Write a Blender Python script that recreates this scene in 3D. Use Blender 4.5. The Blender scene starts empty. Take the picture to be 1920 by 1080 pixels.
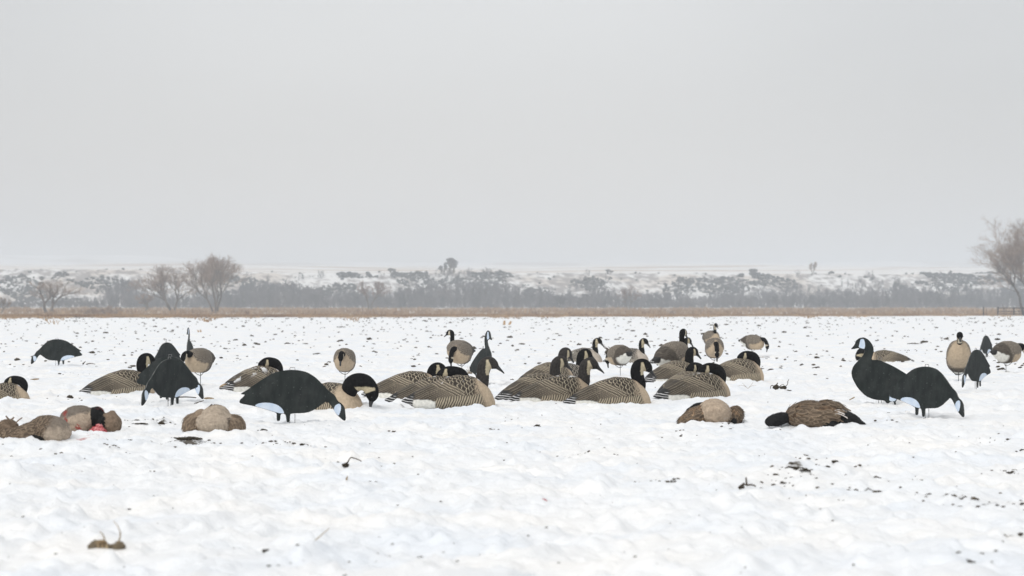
import bpy, math, random
import numpy as np
from mathutils import Vector, Matrix

random.seed(7)
RNG = np.random.default_rng(11)
scene = bpy.context.scene
COL = scene.collection

# ------------------------------------------------------------------ camera
F = 4533.0            # focal length in pixels of a 1920 px wide frame (85 mm)
HZ = 584.0            # image row of the true horizon
CAM_H = 0.72
cam = bpy.data.cameras.new('camera')
cam_o = bpy.data.objects.new('camera', cam)
COL.objects.link(cam_o)
cam.sensor_width = 36.0
cam.lens = 36.0 * F / 1920.0
cam.clip_start = 0.5
cam.clip_end = 20000
cam_o.location = (0, 0, CAM_H)
cam_o.rotation_euler = (math.radians(90) + math.atan((HZ - 540) / F), 0, 0)
cam.dof.use_dof = True
cam.dof.focus_distance = 20.5
cam.dof.aperture_fstop = 5.6
scene.camera = cam_o

# ------------------------------------------------------------------ light
SUN_EL, SUN_AZ = math.radians(46), math.radians(-150)   # azimuth measured from +Y (view direction) towards +X
world = bpy.data.worlds.new('World')
scene.world = world
world.use_nodes = True
wt = world.node_tree
wt.nodes.clear()
wo = wt.nodes.new('ShaderNodeOutputWorld')
add = wt.nodes.new('ShaderNodeAddShader')
bg1 = wt.nodes.new('ShaderNodeBackground')
bg2 = wt.nodes.new('ShaderNodeBackground')
sky = wt.nodes.new('ShaderNodeTexSky')
sky.sky_type = 'NISHITA'
sky.sun_disc = False
sky.sun_elevation = SUN_EL
sky.sun_rotation = SUN_AZ
sky.air_density = 1.0
sky.dust_density = 4.0
hsv = wt.nodes.new('ShaderNodeHueSaturation')
hsv.inputs['Saturation'].default_value = 0.22
wt.links.new(sky.outputs[0], hsv.inputs['Color'])
wt.links.new(hsv.outputs[0], bg1.inputs[0])
bg1.inputs[1].default_value = 0.05
# cloud layer: even overcast that brightens towards the zenith
geo = wt.nodes.new('ShaderNodeTexCoord')
sep = wt.nodes.new('ShaderNodeSeparateXYZ')
wt.links.new(geo.outputs['Generated'], sep.inputs[0])
ramp = wt.nodes.new('ShaderNodeValToRGB')
ramp.color_ramp.interpolation = 'B_SPLINE'
el = ramp.color_ramp.elements
el[0].position = 0.0
el[0].color = (0.80, 0.735, 0.66, 1)
el[1].position = 1.0
el[1].color = (0.965, 0.965, 0.965, 1)
e = el.new(0.10)
e.color = (0.61, 0.61, 0.60, 1)
e = el.new(0.30)
e.color = (0.68, 0.695, 0.71, 1)
e = el.new(0.6)
e.color = (0.835, 0.84, 0.85, 1)
wt.links.new(sep.outputs['Z'], ramp.inputs[0])
mp = wt.nodes.new('ShaderNodeMapping')
mp.inputs['Scale'].default_value = (1.6, 1.6, 5.0)
wt.links.new(geo.outputs['Generated'], mp.inputs[0])
cl = wt.nodes.new('ShaderNodeTexNoise')
cl.inputs['Scale'].default_value = 1.7
cl.inputs['Detail'].default_value = 4.0
cl.inputs['Roughness'].default_value = 0.45
wt.links.new(mp.outputs[0], cl.inputs['Vector'])
mr = wt.nodes.new('ShaderNodeMapRange')
mr.inputs['From Min'].default_value = 0.3
mr.inputs['From Max'].default_value = 0.7
mr.inputs['To Min'].default_value = 0.93
mr.inputs['To Max'].default_value = 1.06
wt.links.new(cl.outputs['Fac'], mr.inputs['Value'])
br = wt.nodes.new('ShaderNodeMapRange')      # cloud is thinnest roughly straight ahead and thickens to both sides
br.interpolation_type = 'SMOOTHERSTEP'
dist = wt.nodes.new('ShaderNodeVectorMath')
dist.operation = 'DISTANCE'
wt.links.new(geo.outputs['Generated'], dist.inputs[0])
dist.inputs[1].default_value = (-0.03, 0.997, 0.02)
wt.links.new(dist.outputs['Value'], br.inputs['Value'])
br.inputs['From Min'].default_value = 0.03
br.inputs['From Max'].default_value = 0.28
br.inputs['To Min'].default_value = 1.05
br.inputs['To Max'].default_value = 0.79
mb_ = wt.nodes.new('ShaderNodeMath')
mb_.operation = 'MULTIPLY'
wt.links.new(br.outputs[0], mb_.inputs[0])
mulc = wt.nodes.new('ShaderNodeVectorMath')
mulc.operation = 'SCALE'
wt.links.new(ramp.outputs[0], mulc.inputs[0])
wt.links.new(mr.outputs[0], mb_.inputs[1])
wt.links.new(mb_.outputs[0], mulc.inputs['Scale'])
wt.links.new(mulc.outputs[0], bg2.inputs[0])
bg2.inputs[1].default_value = 0.925
wt.links.new(bg1.outputs[0], add.inputs[0])
wt.links.new(bg2.outputs[0], add.inputs[1])
wt.links.new(add.outputs[0], wo.inputs[0])

sun = bpy.data.lights.new('sun', 'SUN')
sun.energy = 1.0
sun.angle = math.radians(22)
sun.color = (1.0, 0.955, 0.89)
sun_o = bpy.data.objects.new('sun', sun)
COL.objects.link(sun_o)
sdir = Vector((math.sin(SUN_AZ) * math.cos(SUN_EL), math.cos(SUN_AZ) * math.cos(SUN_EL), math.sin(SUN_EL)))
sun_o.rotation_euler = sdir.to_track_quat('Z', 'Y').to_euler()
sun_o.location = sdir * 50

scene.render.engine = 'CYCLES'
vs = scene.view_settings
vs.view_transform = 'Standard'
vs.look = 'None'
vs.gamma = 1.0
vs.exposure = 0.0
vs.use_curve_mapping = False
scene.cycles.max_bounces = 6
scene.cycles.diffuse_bounces = 3
scene.cycles.volume_bounces = 1
scene.cycles.transparent_max_bounces = 8
scene.cycles.use_denoising = True

# ------------------------------------------------------------------ noise
def _hash(ix, iy, seed):
    h = (ix.astype(np.int64) * 374761393 + iy.astype(np.int64) * 668265263 + seed * 974634777) & 0x7fffffff
    h = ((h ^ (h >> 13)) * 1274126177) & 0x7fffffff
    return (h ^ (h >> 16)) & 0xffffff

def hrand(ix, iy, seed=0):
    return _hash(np.asarray(ix), np.asarray(iy), seed) / float(0xffffff)

def perlin(x, y, seed=0):
    x = np.asarray(x, float); y = np.asarray(y, float)
    ix = np.floor(x); iy = np.floor(y)
    fx = x - ix; fy = y - iy
    ux = fx * fx * fx * (fx * (fx * 6 - 15) + 10)
    uy = fy * fy * fy * (fy * (fy * 6 - 15) + 10)
    def g(dx, dy):
        a = hrand(ix + dx, iy + dy, seed) * 2 * np.pi
        return np.cos(a) * (fx - dx) + np.sin(a) * (fy - dy)
    n00, n10, n01, n11 = g(0, 0), g(1, 0), g(0, 1), g(1, 1)
    return ((n00 * (1 - ux) + n10 * ux) * (1 - uy) + (n01 * (1 - ux) + n11 * ux) * uy) * 1.5

def fbm(x, y, seed=0, octv=4, gain=0.5):
    s = 0.0; a = 1.0; t = 0.0
    for o in range(octv):
        s = s + a * perlin(x * 2 ** o + 17.3 * o, y * 2 ** o - 9.1 * o, seed + o)
        t += a
        a *= gain
    return s / t

def noise3(P, sc, seed=0, octv=2):
    return (fbm(P[:, 0] * sc + P[:, 2] * sc * 0.71, P[:, 1] * sc - P[:, 2] * sc * 0.63, seed, octv)
            + fbm(P[:, 2] * sc * 1.1 + 31.7, P[:, 0] * sc * 0.8 - P[:, 1] * sc * 0.7, seed + 50, octv)) * 0.7

def sstep(a, b, x):
    t = np.clip((x - a) / (b - a), 0, 1)
    return t * t * (3 - 2 * t)

def mixc(c0, c1, m):
    m = np.asarray(m)[..., None]
    return c0 * (1 - m) + np.asarray(c1) * m

# ------------------------------------------------------------------ picture <-> ground helpers (field is level: plain perspective)
def ground_pt(px, py):
    Y = F * CAM_H / (py - HZ)
    return (px - 960.0) / F * Y, Y

# ------------------------------------------------------------------ mesh helpers
def new_mesh(name, V, Fc, mat=None, col=None, smooth=True, mat_idx=None):
    me = bpy.data.meshes.new(name)
    V = np.ascontiguousarray(V, dtype=np.float32)
    if isinstance(Fc, np.ndarray):
        n, k = Fc.shape
        me.vertices.add(len(V))
        me.vertices.foreach_set('co', V.ravel())
        me.loops.add(n * k)
        me.loops.foreach_set('vertex_index', np.ascontiguousarray(Fc, dtype=np.int32).ravel())
        me.polygons.add(n)
        me.polygons.foreach_set('loop_start', np.arange(n, dtype=np.int32) * k)
        me.polygons.foreach_set('loop_total', np.full(n, k, dtype=np.int32))
        me.update(calc_edges=True)
    else:
        me.from_pydata(V.tolist(), [], Fc)
    if smooth:
        me.polygons.foreach_set('use_smooth', np.ones(len(me.polygons), dtype=bool))
    if col is not None:
        at = me.color_attributes.new('Col', 'FLOAT_COLOR', 'POINT')
        c = np.ones((len(V), 4), dtype=np.float32)
        c[:, :3] = col
        at.data.foreach_set('color', c.ravel())
    if mat:
        me.materials.append(mat)
    me.validate()
    me.update()
    return me

def link(name, me, parent=None):
    o = bpy.data.objects.new(name, me)
    COL.objects.link(o)
    if parent is not None:
        o.parent = parent
    return o

def tag(o, label=None, cat=None, group=None, kind=None):
    if label: o['label'] = label
    if cat: o['category'] = cat
    if group: o['group'] = group
    if kind: o['kind'] = kind
    return o

def empty(name, loc=(0, 0, 0), rz=0.0):
    o = bpy.data.objects.new(name, None)
    o.empty_display_size = 0.1
    COL.objects.link(o)
    o.location = loc
    o.rotation_euler = (0, 0, rz)
    return o

def grid_faces(n, m, closed=False):
    i = np.arange(n - 1)[:, None]
    j = np.arange(m if closed else m - 1)[None, :]
    jn = (j + 1) % m
    a = i * m + j; b = i * m + jn; c = (i + 1) * m + jn; d = (i + 1) * m + j
    return np.stack([a, b, c, d], -1).reshape(-1, 4)

def catmull(pts, n):
    pts = np.asarray(pts, float)
    k = len(pts)
    d = np.linalg.norm(np.diff(pts[:, :2], axis=0), axis=1)
    t = np.concatenate([[0], np.cumsum(np.maximum(d, 1e-6))])
    # monotone-ish tangents
    m = np.zeros_like(pts)
    sl = np.diff(pts, axis=0) / np.diff(t)[:, None]
    m[1:-1] = (sl[:-1] + sl[1:]) / 2
    m[0] = sl[0]; m[-1] = sl[-1]
    tt = np.linspace(0, t[-1], n)
    i = np.clip(np.searchsorted(t, tt, 'right') - 1, 0, k - 2)
    h = (t[i + 1] - t[i])[:, None]
    u = ((tt - t[i]) / (t[i + 1] - t[i]))[:, None]
    return ((2 * u ** 3 - 3 * u ** 2 + 1) * pts[i] + (u ** 3 - 2 * u ** 2 + u) * h * m[i]
            + (-2 * u ** 3 + 3 * u ** 2) * pts[i + 1] + (u ** 3 - u ** 2) * h * m[i + 1])

def tube_geo(pts, rad, sides=6):
    """tube along 3d polyline; returns verts, quads (ends closed by collapsing)"""
    P = np.asarray(pts, float); n = len(P)
    rad = np.broadcast_to(np.asarray(rad, float), (n,)).copy()
    T = np.gradient(P, axis=0)
    T /= np.linalg.norm(T, axis=1)[:, None] + 1e-9
    ref = np.array([0.0, 1.0, 0.0]) if abs(T[0, 1]) < 0.9 else np.array([1.0, 0, 0])
    A = np.cross(T, ref); A /= np.linalg.norm(A, axis=1)[:, None] + 1e-9
    B = np.cross(T, A)
    P = np.vstack([P[:1], P, P[-1:]]); A = np.vstack([A[:1], A, A[-1:]]); B = np.vstack([B[:1], B, B[-1:]])
    rad = np.concatenate([[1e-5], rad, [1e-5]])
    th = np.linspace(0, 2 * np.pi, sides, endpoint=False)
    V = P[:, None, :] + rad[:, None, None] * (np.cos(th)[None, :, None] * A[:, None, :] + np.sin(th)[None, :, None] * B[:, None, :])
    return V.reshape(-1, 3), grid_faces(n + 2, sides, True)

class Acc:
    def __init__(self): self.v = []; self.f = []; self.c = []; self.n = 0
    def add(self, V, Fq, col=None):
        self.v.append(V); self.f.append(Fq + self.n); self.n += len(V)
        if col is not None:
            self.c.append(np.broadcast_to(np.asarray(col, float), (len(V), 3)))
    def mesh(self, name, mat, smooth=True):
        return new_mesh(name, np.vstack(self.v), np.vstack(self.f), mat, np.vstack(self.c) if self.c else None, smooth)

# ------------------------------------------------------------------ materials
def nd(nt, t, **kw):
    n = nt.nodes.new(t)
    for k, v in kw.items():
        setattr(n, k, v)
    return n

def base_mat(name, rough=0.8, spec=0.3):
    m = bpy.data.materials.new(name)
    m.use_nodes = True
    nt = m.node_tree
    b = nt.nodes['Principled BSDF']
    b.inputs['Roughness'].default_value = rough
    b.inputs['Specular IOR Level'].default_value = spec
    return m, nt, b

def mat_vc(name, rough=0.8, spec=0.25, nscale=60.0, namp=0.25, bump=0.0, bscale=200.0, sheen=0.0):
    """colour from the mesh's own paint attribute, broken up by noise"""
    m, nt, b = base_mat(name, rough, spec)
    at = nd(nt, 'ShaderNodeAttribute', attribute_name='Col')
    tc = nd(nt, 'ShaderNodeTexCoord')
    n = nd(nt, 'ShaderNodeTexNoise')
    n.inputs['Scale'].default_value = nscale
    n.inputs['Detail'].default_value = 3
    nt.links.new(tc.outputs['Object'], n.inputs['Vector'])
    mr = nd(nt, 'ShaderNodeMapRange')
    mr.inputs['From Min'].default_value = 0.25
    mr.inputs['From Max'].default_value = 0.75
    mr.inputs['To Min'].default_value = 1 - namp
    mr.inputs['To Max'].default_value = 1 + namp
    nt.links.new(n.outputs['Fac'], mr.inputs['Value'])
    sc = nd(nt, 'ShaderNodeVectorMath', operation='SCALE')
    nt.links.new(at.outputs['Color'], sc.inputs[0])
    nt.links.new(mr.outputs[0], sc.inputs['Scale'])
    nt.links.new(sc.outputs[0], b.inputs['Base Color'])
    if sheen:
        b.inputs['Sheen Weight'].default_value = sheen
    if bump:
        bn = nd(nt, 'ShaderNodeTexNoise')
        bn.inputs['Scale'].default_value = bscale
        bn.inputs['Detail'].default_value = 2
        nt.links.new(tc.outputs['Object'], bn.inputs['Vector'])
        bp = nd(nt, 'ShaderNodeBump')
        bp.inputs['Strength'].default_value = bump
        bp.inputs['Distance'].default_value = 0.01
        nt.links.new(bn.outputs['Fac'], bp.inputs['Height'])
        nt.links.new(bp.outputs[0], b.inputs['Normal'])
    return m

def mat_noise(name, c0, c1, scale=5.0, rough=0.85, spec=0.2, detail=4, bump=0.0, bdist=0.01, lo=0.35, hi=0.65, stretch=(1, 1, 1)):
    m, nt, b = base_mat(name, rough, spec)
    tc = nd(nt, 'ShaderNodeTexCoord')
    mpn = nd(nt, 'ShaderNodeMapping')
    mpn.inputs['Scale'].default_value = stretch
    nt.links.new(tc.outputs['Object'], mpn.inputs[0])
    n = nd(nt, 'ShaderNodeTexNoise')
    n.inputs['Scale'].default_value = scale
    n.inputs['Detail'].default_value = detail
    nt.links.new(mpn.outputs[0], n.inputs['Vector'])
    r = nd(nt, 'ShaderNodeValToRGB')
    r.color_ramp.elements[0].position = lo
    r.color_ramp.elements[1].position = hi
    r.color_ramp.elements[0].color = (*c0, 1)
    r.color_ramp.elements[1].color = (*c1, 1)
    nt.links.new(n.outputs['Fac'], r.inputs[0])
    nt.links.new(r.outputs[0], b.inputs['Base Color'])
    if bump:
        bp = nd(nt, 'ShaderNodeBump')
        bp.inputs['Strength'].default_value = bump
        bp.inputs['Distance'].default_value = bdist
        nt.links.new(n.outputs['Fac'], bp.inputs['Height'])
        nt.links.new(bp.outputs[0], b.inputs['Normal'])
    return m

M = {}
M['plumage'] = mat_vc('painted_plumage', 0.75, 0.3, 45, 0.16, 0.15, 260)
M['flock'] = mat_vc('flocked_black', 0.95, 0.12, 90, 0.25, 0.3, 350)
M['feather'] = mat_vc('real_feathers', 0.85, 0.2, 55, 0.22, 0.35, 220)
M['bill'] = mat_noise('bill_plastic', (0.010, 0.011, 0.012), (0.022, 0.023, 0.024), 40, 0.45, 0.5)
M['eye'] = mat_noise('eye_gloss', (0.004, 0.003, 0.003), (0.006, 0.005, 0.004), 30, 0.12, 0.6)
M['board'] = mat_noise('corrugated_board', (0.007, 0.0105, 0.0105), (0.021, 0.027, 0.026), 22, 0.7, 0.25, 6, 0.25, 0.004, 0.3, 0.75, (1, 1, 0.35))
_nt = M['board'].node_tree
_b = _nt.nodes['Principled BSDF']
_tc = _nt.nodes.new('ShaderNodeTexCoord')
_v = _nt.nodes.new('ShaderNodeTexNoise'); _v.inputs['Scale'].default_value = 75; _v.inputs['Detail'].default_value = 4
_w = _nt.nodes.new('ShaderNodeTexNoise'); _w.inputs['Scale'].default_value = 6; _w.inputs['Detail'].default_value = 5
_nt.links.new(_tc.outputs['Object'], _v.inputs['Vector']); _nt.links.new(_tc.outputs['Object'], _w.inputs['Vector'])
def _mr(sock, a, b2, c, d):
    n = _nt.nodes.new('ShaderNodeMapRange')
    n.inputs['From Min'].default_value = a; n.inputs['From Max'].default_value = b2; n.inputs['To Min'].default_value = c; n.inputs['To Max'].default_value = d
    _nt.links.new(sock, n.inputs['Value']); return n.outputs[0]
_mx = _nt.nodes.new('ShaderNodeMix'); _mx.data_type = 'RGBA'
_src = _b.inputs['Base Color'].links[0].from_socket
_ad = _nt.nodes.new('ShaderNodeMath'); _ad.operation = 'MAXIMUM'; _ad.use_clamp = True
_nt.links.new(_mr(_v.outputs['Fac'], .66, .72, 0, .8), _ad.inputs[0]); _nt.links.new(_mr(_w.outputs['Fac'], .50, .75, 0, .35), _ad.inputs[1])
_nt.links.new(_ad.outputs[0], _mx.inputs[0]); _nt.links.new(_src, _mx.inputs[6]); _mx.inputs[7].default_value = (.085, .09, .088, 1)
_nt.links.new(_mx.outputs[2], _b.inputs['Base Color'])
M['board_edge'] = mat_noise('board_cut_edge', (0.05, 0.055, 0.055), (0.14, 0.145, 0.14), 30, 0.8, 0.2)
M['root'] = mat_noise('straw_root_ball', (0.09, 0.07, 0.045), (0.34, 0.28, 0.20), 40, 0.95, 0.1, 4, 0.6, 0.01)
M['patch'] = mat_noise('pale_print', (0.50, 0.60, 0.74), (0.62, 0.70, 0.80), 22, 0.5, 0.3)
M['wire'] = mat_noise('stake_steel', (0.02, 0.02, 0.022), (0.05, 0.05, 0.052), 60, 0.5, 0.5)
M['wire_light'] = mat_noise('loop_steel', (0.10, 0.10, 0.10), (0.2, 0.2, 0.2), 60, 0.5, 0.5)
M['soil'] = mat_noise('frozen_soil', (0.028, 0.023, 0.017), (0.15, 0.125, 0.092), 26, 0.95, 0.1, 5, 0.8, 0.02, 0.3, 0.72)
M['straw'] = mat_noise('dry_straw', (0.20, 0.14, 0.08), (0.42, 0.33, 0.21), 30, 0.85, 0.2, 3)
M['twig'] = mat_noise('dry_twig', (0.04, 0.03, 0.022), (0.11, 0.085, 0.062), 25, 0.9, 0.15, 3)
M['bark'] = mat_noise('grey_bark', (0.075, 0.062, 0.052), (0.18, 0.150, 0.126), 1.2, 0.95, 0.1, 4, 0.4, 0.05, stretch=(1, 1, 0.3))
M['twigs'] = mat_noise('fine_twigs', (0.18, 0.122, 0.086), (0.37, 0.262, 0.188), 0.5, 0.95, 0.1, 3)
M['twigs_red'] = mat_noise('russet_twigs', (0.15, 0.085, 0.06), (0.26, 0.16, 0.115), 0.5, 0.95, 0.1, 3)
M['woods'] = mat_noise('woodland_twigs', (0.014, 0.022, 0.036), (0.13, 0.125, 0.14), 0.11, 0.95, 0.1, 4)
M['scrub'] = mat_noise('scrub_green', (0.009, 0.016, 0.021), (0.032, 0.043, 0.048), 0.3, 0.95, 0.1, 3)
M['post'] = mat_noise('weathered_post', (0.012, 0.009, 0.007), (0.036, 0.028, 0.022), 6, 0.9, 0.15, 4, stretch=(1, 1, 0.2))
M['grass'] = mat_noise('dry_grass', (0.22, 0.125, 0.060), (0.42, 0.29, 0.17), 0.12, 0.95, 0.1, 5)
M['flesh'] = mat_noise('raw_flesh', (0.35, 0.02, 0.03), (0.70, 0.28, 0.28), 70, 0.35, 0.5, 4, 0.6, 0.01, 0.38, 0.66)

# ------------------------------------------------------------------ ground relief
BERMS = []     # (x, y, radius_x, radius_y, height) pushed-up snow near birds
def ground_h(x, y):
    x = np.asarray(x, float); y = np.asarray(y, float)
    near = 1 - sstep(26, 70, y)
    fore = 1 - sstep(11, 17, y)
    h = 0.022 * fbm(x * 0.35, y * 0.28, 3, 2)
    lump = fbm(x * 2.1 + 3.0, y * 1.5, 21, 3)
    h = h + (0.026 + 0.02 * fore) * np.sign(lump) * np.abs(lump) ** 0.85
    h = h + (0.020 + 0.010 * fore) * fbm(x * 6.5, y * 4.3, 31, 3, 0.6) * (0.3 + 0.7 * near)
    clump = np.clip(fbm(x * 4.1 + 40, y * 2.7, 61, 3, 0.6) - 0.16, 0, 1)
    h = h + 0.075 * clump * (0.4 + 0.6 * near)
    chunk = np.clip(fbm(x * 10 + 9, y * 6.5, 81, 3, 0.6) - 0.10, 0, 1)
    h = h + 0.045 * chunk * near
    h = h - 0.030 * np.clip(-fbm(x * 7 + 19, y * 5, 85, 2, 0.6) - 0.2, 0, 1) * near
    pock = np.clip(-fbm(x * 3.3 - 12, y * 2.4 + 4, 71, 2) - 0.22, 0, 1)
    h = h - 0.07 * pock * near
    h = h - 0.012
    # far beyond the field the land rises a little towards the bluff
    h = h + np.clip(y - 460, 0, 480) * 0.0046
    for bx, by, rx, ry, bh in BERMS:
        h = h + bh * np.exp(-(((x - bx) / rx) ** 2 + ((y - by) / ry) ** 2))
    return h

def gz(x, y):
    return float(ground_h(np.array([x]), np.array([y]))[0])

def berm(px, py, w, h=0.03, dpy=1.5):
    x, y = ground_pt(px, py + dpy)
    BERMS.append((x, y, w, 0.25, h))

berm(905, 765, 0.10, 0.030); berm(930, 768, 0.08, 0.035); berm(1110, 749, 0.12, 0.02); berm(560, 772, 0.3, 0.015)
berm(1575, 790, 0.10, 0.045, 6); berm(1500, 785, 0.12, 0.04, 8); berm(690, 762, 0.10, 0.035); berm(1850, 738, 0.2, 0.03, 3)
berm(1405, 715, 0.10, 0.03); berm(25, 750, 0.2, 0.03, 2); berm(200, 809, 0.2, 0.03, 4); berm(225, 790, 0.15, 0.05, 6)
berm(1280, 795, 0.3, 0.012, 3); berm(380, 812, 0.2, 0.015, 3); berm(440, 814, 0.1, 0.03, 3)

# stains on the snow: soil thrown about, blood
DIRT = [(280, 788, .20, .35, 1.0), (262, 793, .10, .25, .9), (303, 794, .04, .2, .9), (355, 826, .13, .18, 1.1), (330, 827, .07, .12, .8), (1484, 884, .045, .30, 1.0), (1510, 893, .03, .25, .9), (1468, 899, .035, .15, .6), (1522, 878, .02, .2, .9), (1440, 905, .05, .1, .4),
        (1515, 857, .05, .12, .8), (1560, 868, .10, .2, .6), (1600, 872, .05, .1, .5), (1620, 916, .17, .10, 1.0), (1640, 900, .2, .15, .45), (1715, 906, .06, .1, .8), (1740, 925, .05, .08, .8), (1785, 937, .07, .08, .9), (1870, 944, .16, .12, .8),
        (1898, 881, .06, .1, .8), (1080, 843, .13, .12, .55), (1140, 845, .05, .05, .4), (560, 834, .12, .1, .55), (590, 843, .06, .08, .7), (500, 834, .12, .06, .4), (740, 808, .06, .15, .7),
        (645, 865, .03, .1, .7), (1400, 917, .06, .1, .6), (1470, 805, .05, .1, .4), (1290, 812, .1, .2, .5), (1675, 770, .09, .15, .6), (1650, 792, .08, .1, .5), (1860, 824, .07, .1, .6),
        (790, 1032, .10, .06, .3), (850, 1046, .08, .05, .25), (970, 1028, .05, .05, .5), (660, 1040, .08, .05, .2), (1830, 1058, .05, .04, .5), (1850, 1046, .08, .05, .4), (1905, 997, .06, .06, .6),
        (1262, 906, .04, .08, .6), (200, 1016, .07, .05, .5), (925, 803, .05, .1, .4), (1130, 796, .06, .1, .35), (940, 787, .05, .2, .3), (200, 835, .04, .1, .6), (230, 828, .06, .1, .5),
        (1008, 798, .03, .1, .7), (145, 700, .2, .8, .35), (1300, 745, .1, .2, .4), (1145, 752, .12, .3, .4), (1085, 750, .06, .2, .6), (160, 745, .2, .3, .5), (1350, 800, .1, .2, .35), (90, 845, .2, .2, .2)]
BLOOD = [(172, 816, .06, .08, .5), (155, 822, .05, .05, .7), (190, 809, .06, .06, .4), (140, 808, .03, .05, .9), (120, 812, .04, .06, .6), (230, 812, .03, .04, .5), (150, 803, .12, .12, .35),
         (1022, 932, .012, .02, 1.3), (1017, 936, .008, .015, 1.1), (1027, 937, .006, .015, 1.1), (675, 845, .02, .03, .7), (690, 846, .012, .02, .8), (1655, 795, .03, .05, .6), (1690, 794, .03, .05, .5),
         (1235, 1043, .010, .012, .8), (803, 1063, .010, .012, .8), (1237, 992, .010, .012, .8), (885, 858, .006, .015, .9), (1185, 851, .006, .015, .9), (1616, 900, .008, .012, .9), (1105, 795, .12, .06, .3),
         (1330, 922, .008, .01, .6), (1504, 924, .006, .01, .8), (1600, 957, .005, .01, .6), (1490, 888, .02, .05, .5), (1276, 985, .01, .012, .6)]

def blob_field(x, y, blobs, seed, rough):
    out = np.zeros_like(x)
    wx = fbm(x * 5, y * 3, seed, 2) * 0.5
    for px, py, rx, ry, a in blobs:
        bx, by = ground_pt(px, py)
        m = (np.abs(x - bx) < rx * 4) & (np.abs(y - by) < ry * 4)
        if not m.any():
            continue
        d = ((x[m] - bx) / rx) ** 2 + ((y[m] - by) / ry) ** 2
        out[m] += a * np.exp(-d * (1 + wx[m]))
    return out

# snow field: one sheet fanning out from beside the camera to the foot of the bluff
def edge_y(x):          # where ploughed snow field gives way to meadow
    return 330 + 0.95 * x + 30 * perlin(x * 0.03, x * 0.0 + 2.0, 5) + 16 * perlin(x * 0.2, x * 0, 8)

def build_ground():
    ys = [-8.0, -2.0, 2.0, 4.0, 5.5]
    y = 6.6
    while y < 60:
        ys.append(y); y *= 1.0023
    while y < 150:
        ys.append(y); y *= 1.006
    while y < 1000:
        ys.append(y); y *= 1.012
    ys.append(1010); ys.append(1100)
    ys = np.array(ys)
    m = 700
    u = np.linspace(-1, 1, m)
    u = np.sign(u) * (np.abs(u) * 0.8 + 0.2 * np.abs(u) ** 4)
    half = np.maximum(6.0, 0.30 * np.abs(ys) + 3.0)
    X = u[None, :] * half[:, None]
    Y = np.repeat(ys[:, None], m, 1)
    x = X.ravel(); yy = Y.ravel()
    z = ground_h(x, yy)
    dirt = blob_field(x, yy, DIRT, 91, 1)
    blood = blob_field(x, yy, BLOOD, 95, 1)
    md = sstep(-3, 3, yy - edge_y(x))
    col = np.stack([dirt, blood, md], -1)
    z = z + 0.012 * np.clip(dirt, 0, 1) * fbm(x * 14, yy * 8, 44, 2)
    V = np.stack([x, yy, z], -1)
    return new_mesh('snow_field', V, grid_faces(len(ys), m)[:, ::-1], M['snow'], col)

# snow material
m, nt, b = base_mat('snow', 0.7, 0.25)
at = nd(nt, 'ShaderNodeAttribute', attribute_name='Col')
sp = nd(nt, 'ShaderNodeSeparateColor')
nt.links.new(at.outputs['Color'], sp.inputs[0])
gp = nd(nt, 'ShaderNodeNewGeometry')
def noise_node(scale, detail=3, rough=0.5, stretch=None):
    n = nd(nt, 'ShaderNodeTexNoise')
    n.inputs['Scale'].default_value = scale
    n.inputs['Detail'].default_value = detail
    n.inputs['Roughness'].default_value = rough
    if stretch:
        mpp = nd(nt, 'ShaderNodeMapping')
        mpp.inputs['Scale'].default_value = stretch
        nt.links.new(gp.outputs['Position'], mpp.inputs[0])
        nt.links.new(mpp.outputs[0], n.inputs['Vector'])
    else:
        nt.links.new(gp.outputs['Position'], n.inputs['Vector'])
    return n
def math_node(op, a, bb=None, clamp=False):
    n = nd(nt, 'ShaderNodeMath', operation=op)
    n.use_clamp = clamp
    for i, v in enumerate((a, bb)):
        if v is None: continue
        if isinstance(v, (int, float)): n.inputs[i].default_value = v
        else: nt.links.new(v, n.inputs[i])
    return n.outputs[0]
def mrange(v, a, bb, c=0.0, d=1.0):
    n = nd(nt, 'ShaderNodeMapRange')
    n.inputs['From Min'].default_value = a; n.inputs['From Max'].default_value = bb
    n.inputs['To Min'].default_value = c; n.inputs['To Max'].default_value = d
    nt.links.new(v, n.inputs['Value'])
    return n.outputs[0]
def mixrgb(f, c0, c1):
    n = nd(nt, 'ShaderNodeMix', data_type='RGBA')
    nt.links.new(f, n.inputs[0])
    for i, c in ((6, c0), (7, c1)):
        if isinstance(c, tuple): n.inputs[i].default_value = (*c, 1)
        else: nt.links.new(c, n.inputs[i])
    return n.outputs[2]
tint = noise_node(1.1, 4, 0.6)
snowc = mixrgb(mrange(tint.outputs['Fac'], 0.35, 0.65), (0.80, 0.835, 0.875), (0.89, 0.885, 0.87))
fine = noise_node(38, 5, 0.7)
mid = noise_node(9, 4, 0.65)
# thrown soil: speckled inside the marked places, a few crumbs everywhere
dd = math_node('ADD', math_node('MULTIPLY', sp.outputs[0], 0.27), math_node('MULTIPLY', mid.outputs['Fac'], 0.22))
dd = math_node('ADD', dd, math_node('MULTIPLY', fine.outputs['Fac'], 0.55))
dmask = mrange(dd, 0.575, 0.70)
dmask = math_node('MULTIPLY', dmask, mrange(sp.outputs[0], 0.03, 0.3), True)
snowc = mixrgb(dmask, snowc, (0.10, 0.088, 0.072))
bb_ = math_node('ADD', math_node('MULTIPLY', sp.outputs[1], 0.4), math_node('MULTIPLY', fine.outputs['Fac'], 0.6))
bmask = math_node('MULTIPLY', mrange(bb_, 0.44, 0.62), mrange(sp.outputs[1], 0.05, 0.3), True)
snowc = mixrgb(bmask, snowc, (0.42, 0.07, 0.085))
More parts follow.
